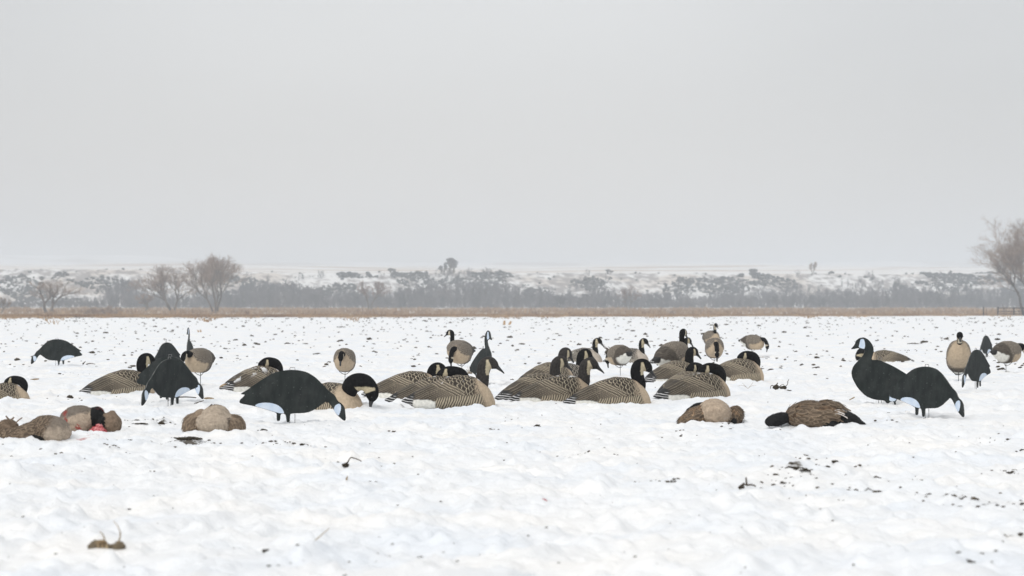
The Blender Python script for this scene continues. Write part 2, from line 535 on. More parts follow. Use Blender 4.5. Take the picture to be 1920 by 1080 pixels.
# meadow: matted straw with snow lying between
mn = noise_node(0.055, 6, 0.65, (1, 0.25, 1))
mn2 = noise_node(0.6, 4, 0.6, (1, 0.3, 1))
mcol = mixrgb(mrange(mn2.outputs['Fac'], 0.35, 0.65), (0.22, 0.14, 0.075), (0.40, 0.30, 0.19))
mcol = mixrgb(mrange(mn.outputs['Fac'], 0.52, 0.60), mcol, (0.72, 0.72, 0.71))
snowc = mixrgb(sp.outputs[2], snowc, mcol)
nt.links.new(snowc, b.inputs['Base Color'])
bh = math_node('ADD', math_node('MULTIPLY', mid.outputs['Fac'], 1.0), math_node('MULTIPLY', fine.outputs['Fac'], 0.35))
bp = nd(nt, 'ShaderNodeBump')
bp.inputs['Strength'].default_value = 0.55
bp.inputs['Distance'].default_value = 0.03
nt.links.new(bh, bp.inputs['Height'])
nt.links.new(bp.outputs[0], b.inputs['Normal'])
M['snow'] = m

g = link('snow_field', build_ground())
tag(g, kind='structure')
# the land round the field, one big sheet a little lower, out to the horizon
M['far_snow'] = mat_noise('far_snow', (0.66, 0.64, 0.60), (0.84, 0.85, 0.87), 0.01, 0.85, 0.1, 5)
gm = new_mesh('ground', np.array([[-9000, -3000, -0.35], [9000, -3000, -0.35], [9000, 12000, -0.35], [-9000, 12000, -0.35]]),
              np.array([[0, 1, 2, 3]]), M['far_snow'], smooth=False)
tag(link('ground', gm), kind='structure')

# ------------------------------------------------------------------ bluff, plateau and far hill
def hill_h(x, y):
    gul = fbm(x * 0.014, y * 0.004, 201, 3, 0.55)
    gul2 = fbm(x * 0.05, y * 0.02, 207, 3)
    front = 985 + 28 * gul + 12 * gul2 + 0.02 * x
    crest = 17.6 + 1.3 * fbm(x * 0.006, y * 0.0, 221, 2) - 0.0012 * x + 1.3 * np.clip(-x / 200, 0, 1)
    t = np.clip((y - front) / 85.0, 0, 1)
    prof = 0.15 * t + 0.85 * sstep(0, 1, t) + 0.10 * gul2 * np.sin(np.pi * t)
    z = -0.4 + (crest + 0.4) * prof
    back = np.clip((y - 1085) / 1300.0, 0, 1.0)
    roll = fbm(x * 0.0035 + 2, y * 0.0012, 231, 3)
    z = z + back * (27.5 + 5 * roll) + 1.4 * sstep(0.05, .5, back) * fbm(x * 0.01, y * 0.003, 241, 3)
    return z

def build_hills():
    ys = np.concatenate([np.linspace(940, 1110, 90), np.geomspace(1115, 2500, 70)])
    m = 620
    u = np.linspace(-1, 1, m)
    half = 0.30 * ys + 20
    X = u[None, :] * half[:, None]; Y = np.repeat(ys[:, None], m, 1)
    x = X.ravel(); y = Y.ravel()
    z = hill_h(x, y)
    # stubble strips on the plateau
    band = sstep(0.10, 0.28, fbm(x * 0.0022 + 5, (y - 0.35 * x) * 0.0060, 251, 3)) * sstep(1090, 1150, y)
    band = np.maximum(band, 0.5 * sstep(0.0, 0.25, fbm(x * 0.02, y * 0.03, 253, 4)))
    rough_ = sstep(-0.12, 0.16, fbm(x * 0.22, z * 0.6 + y * 0.02, 255, 4, 0.75) + .35 * fbm(x * 0.02, z * 0.1, 257, 2)) * (1 - sstep(1070, 1110, y))
    col = mixc(np.tile([0.83, 0.83, 0.82], (len(x), 1)), [0.50, 0.40, 0.30], band * 1.0)
    col = mixc(col, [0.22, 0.20, 0.19], rough_ * 0.85)
    return new_mesh('snowy_bluff', np.stack([x, y, z], -1), grid_faces(len(ys), m)[:, ::-1], M['hill'], col)

M['hill'] = mat_vc('hill_snow', 0.9, 0.1, 0.4, 0.10)
tag(link('snowy_bluff', build_hills()), kind='structure')

def build_far():
    xs = np.linspace(-1500, 1500, 240); ys = np.linspace(2600, 4300, 60)
    X, Y = np.meshgrid(xs, ys)
    x = X.ravel(); y = Y.ravel()
    t = np.clip((y - 2600) / 900, 0, 1)
    crest = 52 + 9 * np.exp(-((x + 560) / 150) ** 2) + 7 * np.exp(-((x + 740) / 90) ** 2) + 4 * fbm(x * 0.004, x * 0, 301, 2)
    z = 20 + crest * sstep(0, 1, t) + 0 * y
    z = np.where(y > 3500, z - (y - 3500) * 0.02, z)
    col = mixc(np.tile([0.8, 0.8, 0.8], (len(x), 1)), [0.42, 0.36, 0.30], 0.8 * sstep(-0.1, 0.2, fbm(x * 0.004, y * 0.004, 303, 3)))
    return new_mesh('far_hills', np.stack([x, y, z], -1), grid_faces(60, 240)[:, ::-1], M['hill'], col)
tag(link('far_hills', build_far()), kind='structure')

# air
hv = np.array([[x, y, z] for z in (-1.4, 95) for (x, y) in ((-2600, -300), (2600, -300), (2600, 4700), (-2600, 4700))], float)
hf = [(3, 2, 1, 0), (4, 5, 6, 7), (0, 1, 5, 4), (1, 2, 6, 5), (2, 3, 7, 6), (3, 0, 4, 7)]
hm = bpy.data.materials.new('haze_air')
hm.use_nodes = True
hm.node_tree.nodes.clear()
ho = hm.node_tree.nodes.new('ShaderNodeOutputMaterial')
pv = hm.node_tree.nodes.new('ShaderNodeVolumePrincipled')
pv.inputs['Color'].default_value = (0.865, 0.918, 0.978, 1)
pv.inputs['Density'].default_value = 0.00062
pv.inputs['Anisotropy'].default_value = 0.0
hm.node_tree.links.new(pv.outputs[0], ho.inputs['Volume'])
haze = link('haze', new_mesh('haze', hv, hf, hm, smooth=False))
tag(haze, kind='stuff')

# ------------------------------------------------------------------ feather painting
def scallops(a, bq, p, W, L=1.8, round_=0.9):
    """rounded overlapping feathers whose free tips point along +a. e: distance inside the tip edge (in units of p)"""
    r0 = np.floor((a - L * p) / p)
    e = np.full(a.shape, -1.0); lb = np.zeros(a.shape); ri = np.zeros(a.shape); rj = np.zeros(a.shape)
    done = np.zeros(a.shape, bool)
    for k in range(4):
        i = r0 + k
        off = 0.5 * (np.mod(i, 2))
        q = bq / W + off
        j = np.floor(q)
        l = q - j - 0.5
        tip = (i + L) * p - round_ * p * (2 * np.abs(l)) ** 2.2
        hit = (~done) & (a < tip)
        e[hit] = ((tip - a) / p)[hit]; lb[hit] = l[hit]; ri[hit] = i[hit]; rj[hit] = j[hit]
        done |= hit
    return e, lb, hrand(ri, rj, 5)

CREAM = np.array([0.39, 0.335, 0.245]); DARK = np.array([0.038, 0.030, 0.023]); MIDB = np.array([0.100, 0.083, 0.062])
TAN = np.array([0.44, 0.350, 0.250]); WHITE = np.array([0.72, 0.71, 0.66]); BLACK = np.array([0.012, 0.012, 0.012])

def shell_body(seed, dust=0.0, tone=1.0, grey=False):
    secs = np.array([  # x, z top, z bottom, half width, z of widest
        [0.000, .036, .026, .024, .031], [0.020, .045, .018, .046, .032], [0.060, .064, .004, .066, .034], [0.110, .100, -.03, .088, .032],
        [0.180, .137, -.04, .112, .040], [0.300, .190, -.04, .142, .050], [0.420, .222, -.04, .156, .055], [0.520, .216, -.04, .150, .055],
        [0.590, .194, -.04, .138, .060], [0.635, .166, -.04, .122, .060], [0.668, .130, -.04, .102, .055], [0.694, .088, -.04, .076, .040], [0.712, .044, -.03, .044, .010], [0.718, .010, -.03, .010, .000]])
    n, mm = 300, 176
    xs = np.interp(np.linspace(0, 1, n), np.linspace(0, 1, 60), catmull(np.c_[secs[:, 0], np.zeros(len(secs))], 60)[:, 0])
    S = np.stack([np.interp(xs, secs[:, 0], secs[:, k]) for k in range(1, 5)], -1)
    ker = np.hanning(19); ker /= ker.sum()
    S = np.stack([np.convolve(np.pad(S[:, k], 9, mode='edge'), ker, 'valid') for k in range(4)], -1)
    S[0, 2] = 0.004; S[-1] = [.01, .01, .0005, .01]
    th = np.linspace(-np.pi * 0.5, np.pi * 1.5, mm, endpoint=False)     # bottom -> +y side -> top -> -y side
    ct, st = np.cos(th), np.sin(th)
    zt, zb, w, zc = [S[:, k][:, None] for k in range(4)]
    yy = w * np.sign(ct) * np.abs(ct) ** 0.86
    zz = np.where(st > 0, zc + (zt - zc) * np.abs(st) ** 0.92, zc - (zc - zb) * np.abs(st) ** 0.7)
    xx = np.repeat(xs[:, None], mm, 1)
    P = np.stack([xx, yy, zz], -1)
    # arc distance from the back's midline
    jt = np.argmin(np.abs(th - np.pi / 2))
    seg = np.linalg.norm(np.diff(P, axis=1, append=P[:, :1]), axis=2)
    cum = np.cumsum(seg, 1) - seg
    s = np.abs(cum - cum[:, jt:jt + 1])
    x = xx; z = zz
    wob = 0.012 * perlin(x * 18, s * 18, seed)
    wob2 = 0.006 * perlin(x * 40, s * 40, seed + 1)
    col = np.zeros(P.shape); relief = np.zeros(x.shape)
    # --- scapulars
    a = (0.66 - x) + 0.30 * s + wob; bq = s * 0.95 + 0.10 * x + wob2
    e1, lb, hr = scallops(a, bq, 0.026, 0.040, 1.75, 0.55)
    c = mixc(np.broadcast_to(DARK * .85, P.shape) * (0.7 + 0.7 * hr[..., None]), MIDB, sstep(0.9, 1.8, e1) * 0.6)
    c = mixc(c, CREAM * 1.1, 1 - sstep(0.14, 0.28, e1))
    rel = np.exp(-e1 * 1.6)
    # --- long coverts: stripes running down and forward
    lx, lz = 0.205, -0.095
    ln = math.hypot(lx, lz)
    zs = 0.222 - s            # unrolled height
    dperp = ((x - 0.232) * (-lz) + (z - 0.158) * lx) / ln          # >0 : forward of chevron
    along = ((x - 0.232) * lx + (z - 0.158) * lz) / ln
    q = (dperp + wob * 0.35) / 0.0175
    fr = q - np.floor(q)
    cst = mixc(np.broadcast_to(DARK * 0.9, P.shape), MIDB * 1.0, sstep(0.3, 0.95, fr))
    barbs = 0.5 + 0.5 * np.sin((along - 0.4 * dperp) * 2 * np.pi / 0.0105 + 3 * np.floor(q))
    cst = mixc(cst, CREAM * 0.8, barbs * 0.35 * sstep(0.3, 0.7, fr) * (q > 1))
    cst = mixc(cst, CREAM * 1.1, (1 - sstep(0.16, 0.34, fr)))
    mcov = (1 - sstep(0.060, 0.066, dperp + 0.5 * wob)) * (1 - sstep(.46, .52, x + wob))
    c = mixc(c, cst, mcov); rel = rel * (1 - mcov) + mcov * (1 - fr) * 0.8
    # --- primaries: streaks running back
    qq = (z - 0.46 * x + 0.6 * wob * (0.3 + x)) / 0.0150
    f2 = qq - np.floor(qq)
    tone2 = hrand(np.floor(qq), np.zeros_like(qq), 9)
    cp = mixc(np.broadcast_to(MIDB * 0.80, P.shape) * (0.6 + 0.8 * tone2[..., None]), DARK * 0.9, sstep(0.45, 0.9, f2))
    cp = mixc(cp, CREAM * 0.85, (1 - sstep(0.08, 0.24, f2)) * 0.6)
    mpr = 1 - sstep(-0.004, 0.004, dperp + 0.2 * wob2)
    cp = mixc(cp, MIDB * 1.9, sstep(0.20, 0.34, x) * 0.5)
    c = mixc(c, cp, mpr); rel = rel * (1 - mpr) + mpr * (1 - f2) * 0.6
    # wing tip black
    c = mixc(c, BLACK * 1.6, (1 - sstep(0.085, 0.115, x + wob)) * (z > 0.05))
    # --- fine breast-side feathers
    e3, lb3, hr3 = scallops((0.76 - x) * 0.8 + 0.55 * z + wob, s + 0.3 * x + wob2, 0.015, 0.021, 1.6, 0.7)
    cf = mixc(np.broadcast_to(TAN * 0.92, P.shape), MIDB * 1.1, sstep(0.1, 0.45, e3) * (1 - sstep(0.9, 1.5, e3)) * 0.85)
    mf = sstep(0.545, 0.580, x + wob + 0.10 * np.clip(0.12 - z, 0, 1))
    c = mixc(c, cf, mf); rel = rel * (1 - mf) + 0.35 * mf * np.exp(-e3)
    # --- flank bars
    zf = 0.050 + 0.075 * (x - 0.25) + wob * 0.5
    qb = (x - 0.22 * (z - 0.02) + wob * 0.5 + 2.2 * np.clip(0.04 - z, 0, 1) * 0.1) / 0.0192
    fb = qb - np.floor(qb)
    cb = mixc(np.broadcast_to(CREAM * 0.98, P.shape), DARK * 1.7, sstep(0.38, 0.5, fb) * (1 - sstep(0.80, 0.92, fb)))
    mb = (1 - sstep(zf + .002, zf + .010, z)) * sstep(0.26, 0.27, x + wob * .6) * (1 - sstep(0.60, 0.64, x + wob))
    c = mixc(c, cb, mb); rel = rel * (1 - mb) + mb * (fb < 0.5) * 0.6
    # --- plain breast
    mt = sstep(0.592, 0.612, x + 0.38 * (z - 0.12) + wob * 0.7)
    c = mixc(c, TAN * (1.0 + 0.10 * perlin(x * 60, s * 60, seed + 3)[..., None]), mt * 0.94)
    rel = rel * (1 - mt)
    # --- under tail white and tail
    zw = 0.040 + 0.02 * (x - 0.1) - 0.012 * sstep(.20, .262, x) + wob * 0.4
    mw = (1 - sstep(zw - .002, zw + .003, z)) * sstep(0.075, 0.095, x) * (1 - sstep(0.255, 0.268, x + wob * .6 - 5.0 * np.clip(z - .025, 0, 1) ** 1.2 * 0.1))
    c = mixc(c, WHITE, mw); rel = rel * (1 - mw)
    mtl = (1 - sstep(0.075, 0.10, x + wob)) * (z < 0.062)
    tq = (z * 1.0 + 0.16 * x + .3 * wob) / 0.019 + .25; ft = tq - np.floor(tq)
    ctail = mixc(np.broadcast_to(BLACK * 1.2, P.shape), np.array([0.62, 0.62, 0.62]), (1 - sstep(0.22, 0.40, ft)) * 0.9)
    c = mixc(c, ctail, mtl)
    # wings stand proud of flank and tail
    wing = sstep(-0.004, 0.006, z - np.where(x > 0.26, zf, zw)) * (1 - sstep(0.58, 0.63, x))
    relief = rel * 0.0022 + 0.006 * wing * sstep(0.02, 0.07, x)
    if dust > 0:
        dn = fbm(x * 11 + seed, s * 11, seed + 7, 4, 0.65)
        up = sstep(0.55, 0.95, (z - zc) / (zt - zc + 1e-6))
        c = mixc(c, np.array([0.84, 0.86, 0.88]), sstep(0.32 - dust, 0.46 - dust, dn) * up * 0.85)
    c = c * tone
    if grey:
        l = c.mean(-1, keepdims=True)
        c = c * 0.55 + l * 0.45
    # push out along an approximate normal
    cen = np.stack([xx, np.zeros_like(xx), np.broadcast_to(zc, xx.shape)], -1)
    d = P - cen; d /= np.linalg.norm(d, axis=2)[..., None] + 1e-6
    P = P + d * relief[..., None]
    return new_mesh('shell_body', P.reshape(-1, 3), grid_faces(n, mm, True)[:, ::-1], M['plumage'], c.reshape(-1, 3))

def full_body(seed):
    secs = np.array([  # x, top, bottom, half width, widest z (relative to body centre)
        [-0.290, .000, -.012, .020, -.006], [-0.250, .012, -.030, .045, -.006], [-0.200, .040, -.056, .068, .000], [-0.130, .084, -.098, .100, .000],
        [-0.030, .118, -.126, .126, -.006], [0.070, .124, -.130, .130, -.012], [0.150, .108, -.116, .114, -.015], [0.205, .075, -.086, .084, -.012],
        [0.240, .035, -.045, .046, -.010], [0.250, .000, -.014, .006, -.008]])
    secs[:, 3] *= .86
    n, mm = 210, 120
    xs = np.linspace(-0.29, 0.25, n)
    S = np.stack([np.interp(xs, secs[:, 0], secs[:, k]) for k in range(1, 5)], -1)
    ker = np.hanning(17); ker /= ker.sum()
    S = np.stack([np.convolve(np.pad(S[:, k], 8, mode='edge'), ker, 'valid') for k in range(4)], -1)
    S[0, 2] = .003; S[-1] = [-.012, -.012, .0005, -.012]; S[-2, 2] = max(S[-2, 2], .008)
    th = np.linspace(-np.pi * 0.5, np.pi * 1.5, mm, endpoint=False)
    ct, st = np.cos(th), np.sin(th)
    zt, zb, w, zc = [S[:, k][:, None] for k in range(4)]
    yy = w * np.sign(ct) * np.abs(ct) ** 0.74
    zz = np.where(st > 0, zc + (zt - zc) * np.abs(st) ** 0.84, zc - (zc - zb) * np.abs(st) ** 0.9)
    xx = np.repeat(xs[:, None], mm, 1)
    P = np.stack([xx, yy, zz], -1)
    jt = np.argmin(np.abs(th - np.pi / 2))
    seg = np.linalg.norm(np.diff(P, axis=1, append=P[:, :1]), axis=2)
    cum = np.cumsum(seg, 1) - seg
    s = np.abs(cum - cum[:, jt:jt + 1])
    x = xx; z = zz; ay = np.abs(yy)
    wob = 0.010 * perlin(x * 20, s * 20, seed)
    G = np.array([0.17, 0.145, 0.118]); GL = np.array([0.36, 0.315, 0.255]); GD = np.array([0.072, 0.060, 0.048])
    e1, lb, hr = scallops((0.27 - x) + 0.35 * s + wob, s + 0.15 * x, 0.014, 0.020, 1.7, 0.7)
    c = mixc(np.broadcast_to(GD, P.shape) * (0.9 + 0.6 * hr[..., None]), G, sstep(0.6, 1.5, e1))
    c = mixc(c, GL, 1 - sstep(0.12, 0.34, e1))
    rel = np.exp(-e1 * 1.5)
    # primaries region: darker slate streaks low at the rear
    q = (z - 0.25 * x + wob) / 0.013; f = q - np.floor(q)
    cp = mixc(np.broadcast_to(GD * 0.8, P.shape), G * 0.9, (1 - sstep(.15, .4, f)) * .6)
    mp_ = (1 - sstep(-0.06, -0.03, x + 0.5 * z + wob))
    c = mixc(c, cp, mp_)
    # breast / belly
    tanm = sstep(0.0, 0.05, x) * (1 - sstep(-0.01, 0.01, z - (0.10 - 1.15 * ay) + wob)) 
    c = mixc(c, TAN * 0.98, tanm)
    belly = (1 - sstep(-0.062, -0.052, z + 0.25 * x + wob)) * (1 - sstep(-0.08, -0.05, x))
    c = mixc(c, WHITE * 0.95, belly)
    barz = (1 - sstep(-0.055, -0.045, z + wob)) * sstep(0.0, 0.02, x) * (1 - sstep(0.09, 0.12, x))
    fbq = (x - .4 * z) / 0.02; fb = fbq - np.floor(fbq)
    c = mixc(c, mixc(np.broadcast_to(TAN, P.shape), GD * 1.7, sstep(.4, .6, fb)), barz * 0.12)
    c = mixc(c, BLACK * 1.8, (1 - sstep(-0.235, -0.22, x + wob)))
    rel = rel * (1 - tanm) * (1 - belly)
    cen = np.stack([xx, np.zeros_like(xx), np.broadcast_to(zc, xx.shape)], -1)
    d = P - cen; d /= np.linalg.norm(d, axis=2)[..., None] + 1e-6
    wing = (1 - tanm) * (1 - belly) * (1 - barz) * sstep(-0.25, -0.15, x)
    groove = np.exp(-((s - 0.045 - 0.05 * np.clip(.2 - x, 0, 1)) / 0.014) ** 2) * sstep(.16, .05, x) * -0.006
    P = P + d * (0.0018 * rel + 0.011 * wing + groove)[..., None]
    return new_mesh('standing_body', P.reshape(-1, 3), grid_faces(n, mm, True)[:, ::-1], M['plumage'], c.reshape(-1, 3))

# ------------------------------------------------------------------ heads
# path rows: x, z, in-plane radius, lateral radius ; head centre ; forward direction ; crown side sign
POSE = {
    'up': ([(.588, .105, .060, .060), (.612, .160, .048, .046), (.617, .205, .042, .038), (.620, .250, .041, .035), (.634, .284, .043, .036), (.664, .298, .041, .035), (.697, .284, .031, .028), (.716, .271, .017, .017)], (.655, .286), (.84, -.54), 1),
    'curve': ([(.600, .105, .062, .060), (.622, .160, .047, .046), (.610, .205, .044, .040), (.603, .252, .045, .038), (.620, .291, .046, .037), (.652, .300, .042, .036), (.685, .278, .032, .028), (.702, .258, .018, .017)], (.640, .286), (.74, -.67), 1),
    'low': ([(.595, .100, .060, .060), (.615, .145, .050, .048), (.612, .180, .046, .042), (.615, .212, .044, .038), (.634, .238, .044, .037), (.664, .246, .040, .035), (.697, .230, .031, .028), (.715, .216, .017, .017)], (.655, .236), (.80, -.60), 1),
    'tall': ([(.595, .110, .056, .056), (.612, .165, .040, .038), (.608, .215, .033, .030), (.607, .262, .033, .029), (.622, .298, .037, .031), (.650, .308, .036, .031), (.678, .292, .028, .025), (.693, .276, .015, .015)], (.640, .298), (.72, -.69), 1),
    'rest': ([(.592, .090, .060, .060), (.630, .150, .052, .050), (.638, .200, .048, .042), (.615, .238, .046, .040), (.570, .256, .043, .038), (.520, .258, .043, .038), (.478, .244, .040, .036), (.445, .226, .030, .028), (.425, .212, .014, .014)], (.492, .250), (-.93, -.37), -1),
    'feed': ([(.590, .100, .060, .060), (.622, .165, .056, .052), (.655, .215, .056, .050), (.700, .238, .054, .048), (.752, .232, .050, .044), (.792, .196, .045, .038), (.808, .150, .041, .034), (.806, .112, .030, .026), (.802, .092, .016, .016)], (.800, .165), (-.02, -1.0), 1),
    # for the standing birds (origin on the stake, belly about 0.12 above the snow)
    's_up': ([(.135, .300, .055, .055), (.172, .345, .033, .032), (.178, .390, .026, .024), (.176, .430, .026, .023), (.190, .462, .032, .027), (.215, .470, .033, .028), (.243, .458, .026, .023), (.260, .446, .014, .014)], (.208, .463), (.86, -.50), 1),
    's_feed': ([(.150, .265, .050, .050), (.205, .288, .037, .035), (.250, .286, .031, .028), (.290, .255, .028, .026), (.312, .210, .029, .026), (.322, .170, .032, .027), (.322, .138, .026, .022), (.320, .118, .013, .013)], (.321, .172), (-.05, -1.0), 1),
    's_mid': ([(.150, .265, .050, .050), (.200, .295, .036, .034), (.245, .310, .030, .027), (.285, .312, .029, .026), (.320, .298, .032, .027), (.345, .272, .031, .026), (.357, .246, .022, .020), (.362, .230, .013, .013)], (.332, .285), (.50, -.87), 1),
}

def head_parts(pose, turn=0.0, plastic=False, patch=(0.46, 0.40, 0.28)):
    """returns [(name, mesh)] : head with neck, bill, two eyes; pivot for turning is the neck base"""
    path, hc, fwd, sgn = POSE[pose]
    path = np.array(path)
    gs, gr = {'up': (1.12, 1.19), 'curve': (1.12, 1.19), 'low': (1.05, 1.15), 'tall': (1.10, 1.20), 'rest': (1.0, 1.07), 'feed': (0.97, 1.24)}.get(pose, (1.0, 1.14))
    bx0, bz0 = path[0, 0], path[0, 1]
    path[:, 0] = bx0 + (path[:, 0] - bx0) * gs; path[:, 1] = bz0 + (path[:, 1] - bz0) * gs
    path[:, 2:] *= gr
    path[:2, 2:] /= gr ** .5
    hc = (bx0 + (hc[0] - bx0) * gs, bz0 + (hc[1] - bz0) * gs)
    C = catmull(path, 84)
    x, z, r1, r2 = C.T
    T = np.gradient(np.c_[x, z], axis=0); T /= np.linalg.norm(T, axis=1)[:, None]
    N = np.c_[-T[:, 1], T[:, 0]]
    mm = 48
    th = np.linspace(0, 2 * np.pi, mm, endpoint=False)
    px = x[:, None] + r1[:, None] * np.cos(th) * N[:, 0:1]
    pz = z[:, None] + r1[:, None] * np.cos(th) * N[:, 1:2]
    py = np.broadcast_to(r2[:, None] * np.sin(th), px.shape)
    u = np.linspace(0, 1, len(x))
    f = np.array(fwd) / np.hypot(*fwd)
    up = np.array([-f[1], f[0]]) * sgn
    sc = (1.0 if not pose.startswith('s_') else 0.78) * gr
    a = ((px - hc[0]) * f[0] + (pz - hc[1]) * f[1]) / sc
    bb = ((px - hc[0]) * up[0] + (pz - hc[1]) * up[1]) / sc
    wob = 0.002 * perlin(px * 50, pz * 50, 3)
    # cheek wedge: narrow behind the eye, broad at the throat
    if 'feed' in pose:
        qa, qb = a, bb
    else:
        qa = (px - hc[0]) * (1 if f[0] > 0 else -1) / sc; qb = (pz - hc[1]) / sc
    width = 0.0085 + 0.0115 * sstep(0.030, -0.030, qb)
    mid_ = (0.000 if 'feed' not in pose else -0.012) + 0.12 * np.clip(-qb, -0.03, 0.05)
    cheek = (np.abs(qa - mid_ + wob) < width) & (qb < 0.031 + wob) & (np.abs(py) > 0.25 * r2[:, None]) & (u[:, None] > 0.42)
    strap = (np.abs(qa - mid_ + wob) < width) & (qb < -0.018) & (u[:, None] > 0.42)
    gate = (u[:, None] > 0.42) * sstep(.15, .3, np.abs(py) / r2[:, None])
    cm = (1 - sstep(width - .0015, width + .0015, np.abs(qa - mid_ + wob))) * (1 - sstep(.029, .033, qb + wob)) * gate
    cm = np.maximum(cm, strap.astype(float))
    base = np.array([0.0075, 0.0075, 0.008]) if not plastic else np.array([0.024, 0.021, 0.019])
    c = np.broadcast_to(base, px.shape + (3,)).copy()
    c = c * (1 + 0.7 * perlin(px * 70, py * 70 + pz * 40, 4)[..., None])
    c = mixc(c, np.array(patch), cm)
    pv_ = np.array([path[1, 0], path[1, 1]])
    tw = turn * sstep(0.12, 0.62, u)
    def rot(P, ang):
        dx = P[..., 0] - pv_[0]; dy = P[..., 1]
        ca, sa = np.cos(ang), np.sin(ang)
        return np.stack([pv_[0] + dx * ca - dy * sa, dx * sa + dy * ca, P[..., 2]], -1)
    P = rot(np.stack([px, py, pz], -1), tw[:, None] if True else 0)
    # small flock relief
    out = [('head', new_mesh('head', P.reshape(-1, 3), grid_faces(len(x), mm, True)[:, ::-1], M['flock'] if not plastic else M['plumage'], c.reshape(-1, 3)))]
    # bill
    e0 = np.array([x[-1], z[-1]])
    k = sc
    bl = np.array([[-.016, 0.002, .0175, .0165], [-.004, 0.001, .0165, .0150], [.012, -.002, .0125, .0130], [.032, -.005, .0085, .0118], [.050, -.008, .0055, .0110], [.060, -.011, .0035, .0080], [.064, -.012, .0008, .0010]]) * k
    Cb = catmull(bl, 24)
    th = np.linspace(0, 2 * np.pi, 20, endpoint=False)
    A = Cb[:, 0:1] + 0 * th; B = Cb[:, 1:2] + Cb[:, 2:3] * np.cos(th); Lb = Cb[:, 3:4] * np.sin(th)
    BX = e0[0] + A * f[0] + B * up[0]; BZ = e0[1] + A * f[1] + B * up[1]
    PB = rot(np.stack([BX, Lb, BZ], -1), turn)
    out.append(('bill', new_mesh('bill', PB.reshape(-1, 3), grid_faces(24, 20, True)[:, ::-1], M['bill'])))
    # eyes
    for s_ in (1, -1):
        a0, b0 = 0.030 * k, 0.014 * k
        cx = hc[0] + a0 * f[0] + b0 * up[0]; cz = hc[1] + a0 * f[1] + b0 * up[1]
        c3 = rot(np.array([[cx, s_ * 0.0330 * sc, cz]]), turn)[0]
        t1 = np.linspace(0, np.pi, 8); t2 = np.linspace(0, 2 * np.pi, 10, endpoint=False)
        r = 0.0055 * k
        E = np.stack([np.sin(t1)[:, None] * np.cos(t2) * r, np.sin(t1)[:, None] * np.sin(t2) * r, np.cos(t1)[:, None] * r + 0 * t2], -1) + c3
        out.append(('eye', new_mesh('eye', E.reshape(-1, 3), grid_faces(8, 10, True), M['eye'])))
    return out

_hc = {}
def get_head(pose, turn, plastic, patch):
    k = (pose, round(turn, 2), plastic, patch)
    if k not in _hc:
        _hc[k] = head_parts(pose, turn, plastic, patch)
    return _hc[k]

def place(o, px, py, yaw, ax, scale=1.0, sink=0.0, tilt=(0, 0)):
    x, y = ground_pt(px, py)
    yr = math.radians(yaw)
    lx = x - math.cos(yr) * ax * scale; ly = y - math.sin(yr) * ax * scale
    cx = lx + math.cos(yr) * 0.4 * ax * scale; cy = ly + math.sin(yr) * 0.4 * ax * scale
    o.location = (lx, ly, gz(cx, cy) - sink)
    o.rotation_euler = (math.radians(tilt[0]), math.radians(tilt[1]), yr)
    o.scale = (scale,) * 3

BODIES = {}
def body_mesh(kind):
    if kind not in BODIES and kind == 'c':
        BODIES[kind] = shell_body(17, 0.02, 0.88)
    if kind not in BODIES:
        BODIES[kind] = {'a': lambda: shell_body(1), 'b': lambda: shell_body(2, 0.0, 1.08), 'dusty': lambda: shell_body(3, 0.06), 'snowy': lambda: shell_body(4, 0.22),
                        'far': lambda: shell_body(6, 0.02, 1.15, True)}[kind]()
    return BODIES[kind]

SHELL_GROUP = 'goose shell decoys resting on the snow'
def shell(px, py, yaw, pose, label, ax=0.62, body='a', turn=0.0, plastic=False, scale=1.0, patch=(0.46, 0.40, 0.28), sink=0.008, tilt=(0, 0)):
    root = empty('goose_shell_decoy')
    tag(root, label, 'goose decoy', SHELL_GROUP)
    link('body', body_mesh(body), root)
    for nm, me in get_head(pose, math.radians(turn), plastic, patch):
        link(nm, me, root)
    place(root, px, py, yaw, ax, scale, sink, tilt)
    return root

# back row to front row
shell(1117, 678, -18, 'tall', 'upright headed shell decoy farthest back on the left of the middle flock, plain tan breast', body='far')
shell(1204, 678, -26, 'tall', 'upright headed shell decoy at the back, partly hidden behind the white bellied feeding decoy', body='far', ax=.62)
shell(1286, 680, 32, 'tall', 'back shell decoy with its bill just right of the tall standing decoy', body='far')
shell(1614, 676, 176, 'feed', 'shell decoy facing left with its head down behind the big black sentry board', body='b', ax=.78, tilt=(0, 5))
shell(1292, 714, 38, 'up', 'shell decoy with a raised dark head behind the two tucked black heads', body='b')
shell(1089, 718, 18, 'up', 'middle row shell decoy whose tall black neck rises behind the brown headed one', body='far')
shell(1057, 722, 40, 'curve', 'curve necked shell decoy behind the glossy headed one, brown plastic head', body='b', plastic=True, turn=4, scale=.97)
shell(1395, 714, 24, 'rest', 'shell decoy with its dark head laid back, rightmost shell of the middle flock', body='b', ax=.50)
shell(1041, 746, 38, 'up', 'shell decoy with glossy dark head, directly left of the brown headed one', body='a', plastic=True, turn=-6)
shell(1095, 751, 0, 'up', 'shell decoy with brown tinged plastic head between two black headed shells', body='c', plastic=True, scale=.98)
shell(1198, 753, 8, 'curve', 'large shell decoy in the front row with jet black upright neck', body='a', scale=.99)
shell(1298, 738, 50, 'rest', 'tucked black head shell decoy, the one half hidden behind another tucked one', body='b', ax=.50)
shell(1324, 744, 26, 'rest', 'shell decoy with tucked black head in the front row above the dead goose', body='c', ax=.50)
shell(816, 741, 8, 'low', 'leftmost of the three overlapping shell decoys, head low and cheek patch showing', body='b', ax=.635)
shell(838, 750, 4, 'rest', 'middle one of three overlapping shell decoys, big black head laid back', body='c', ax=.505)
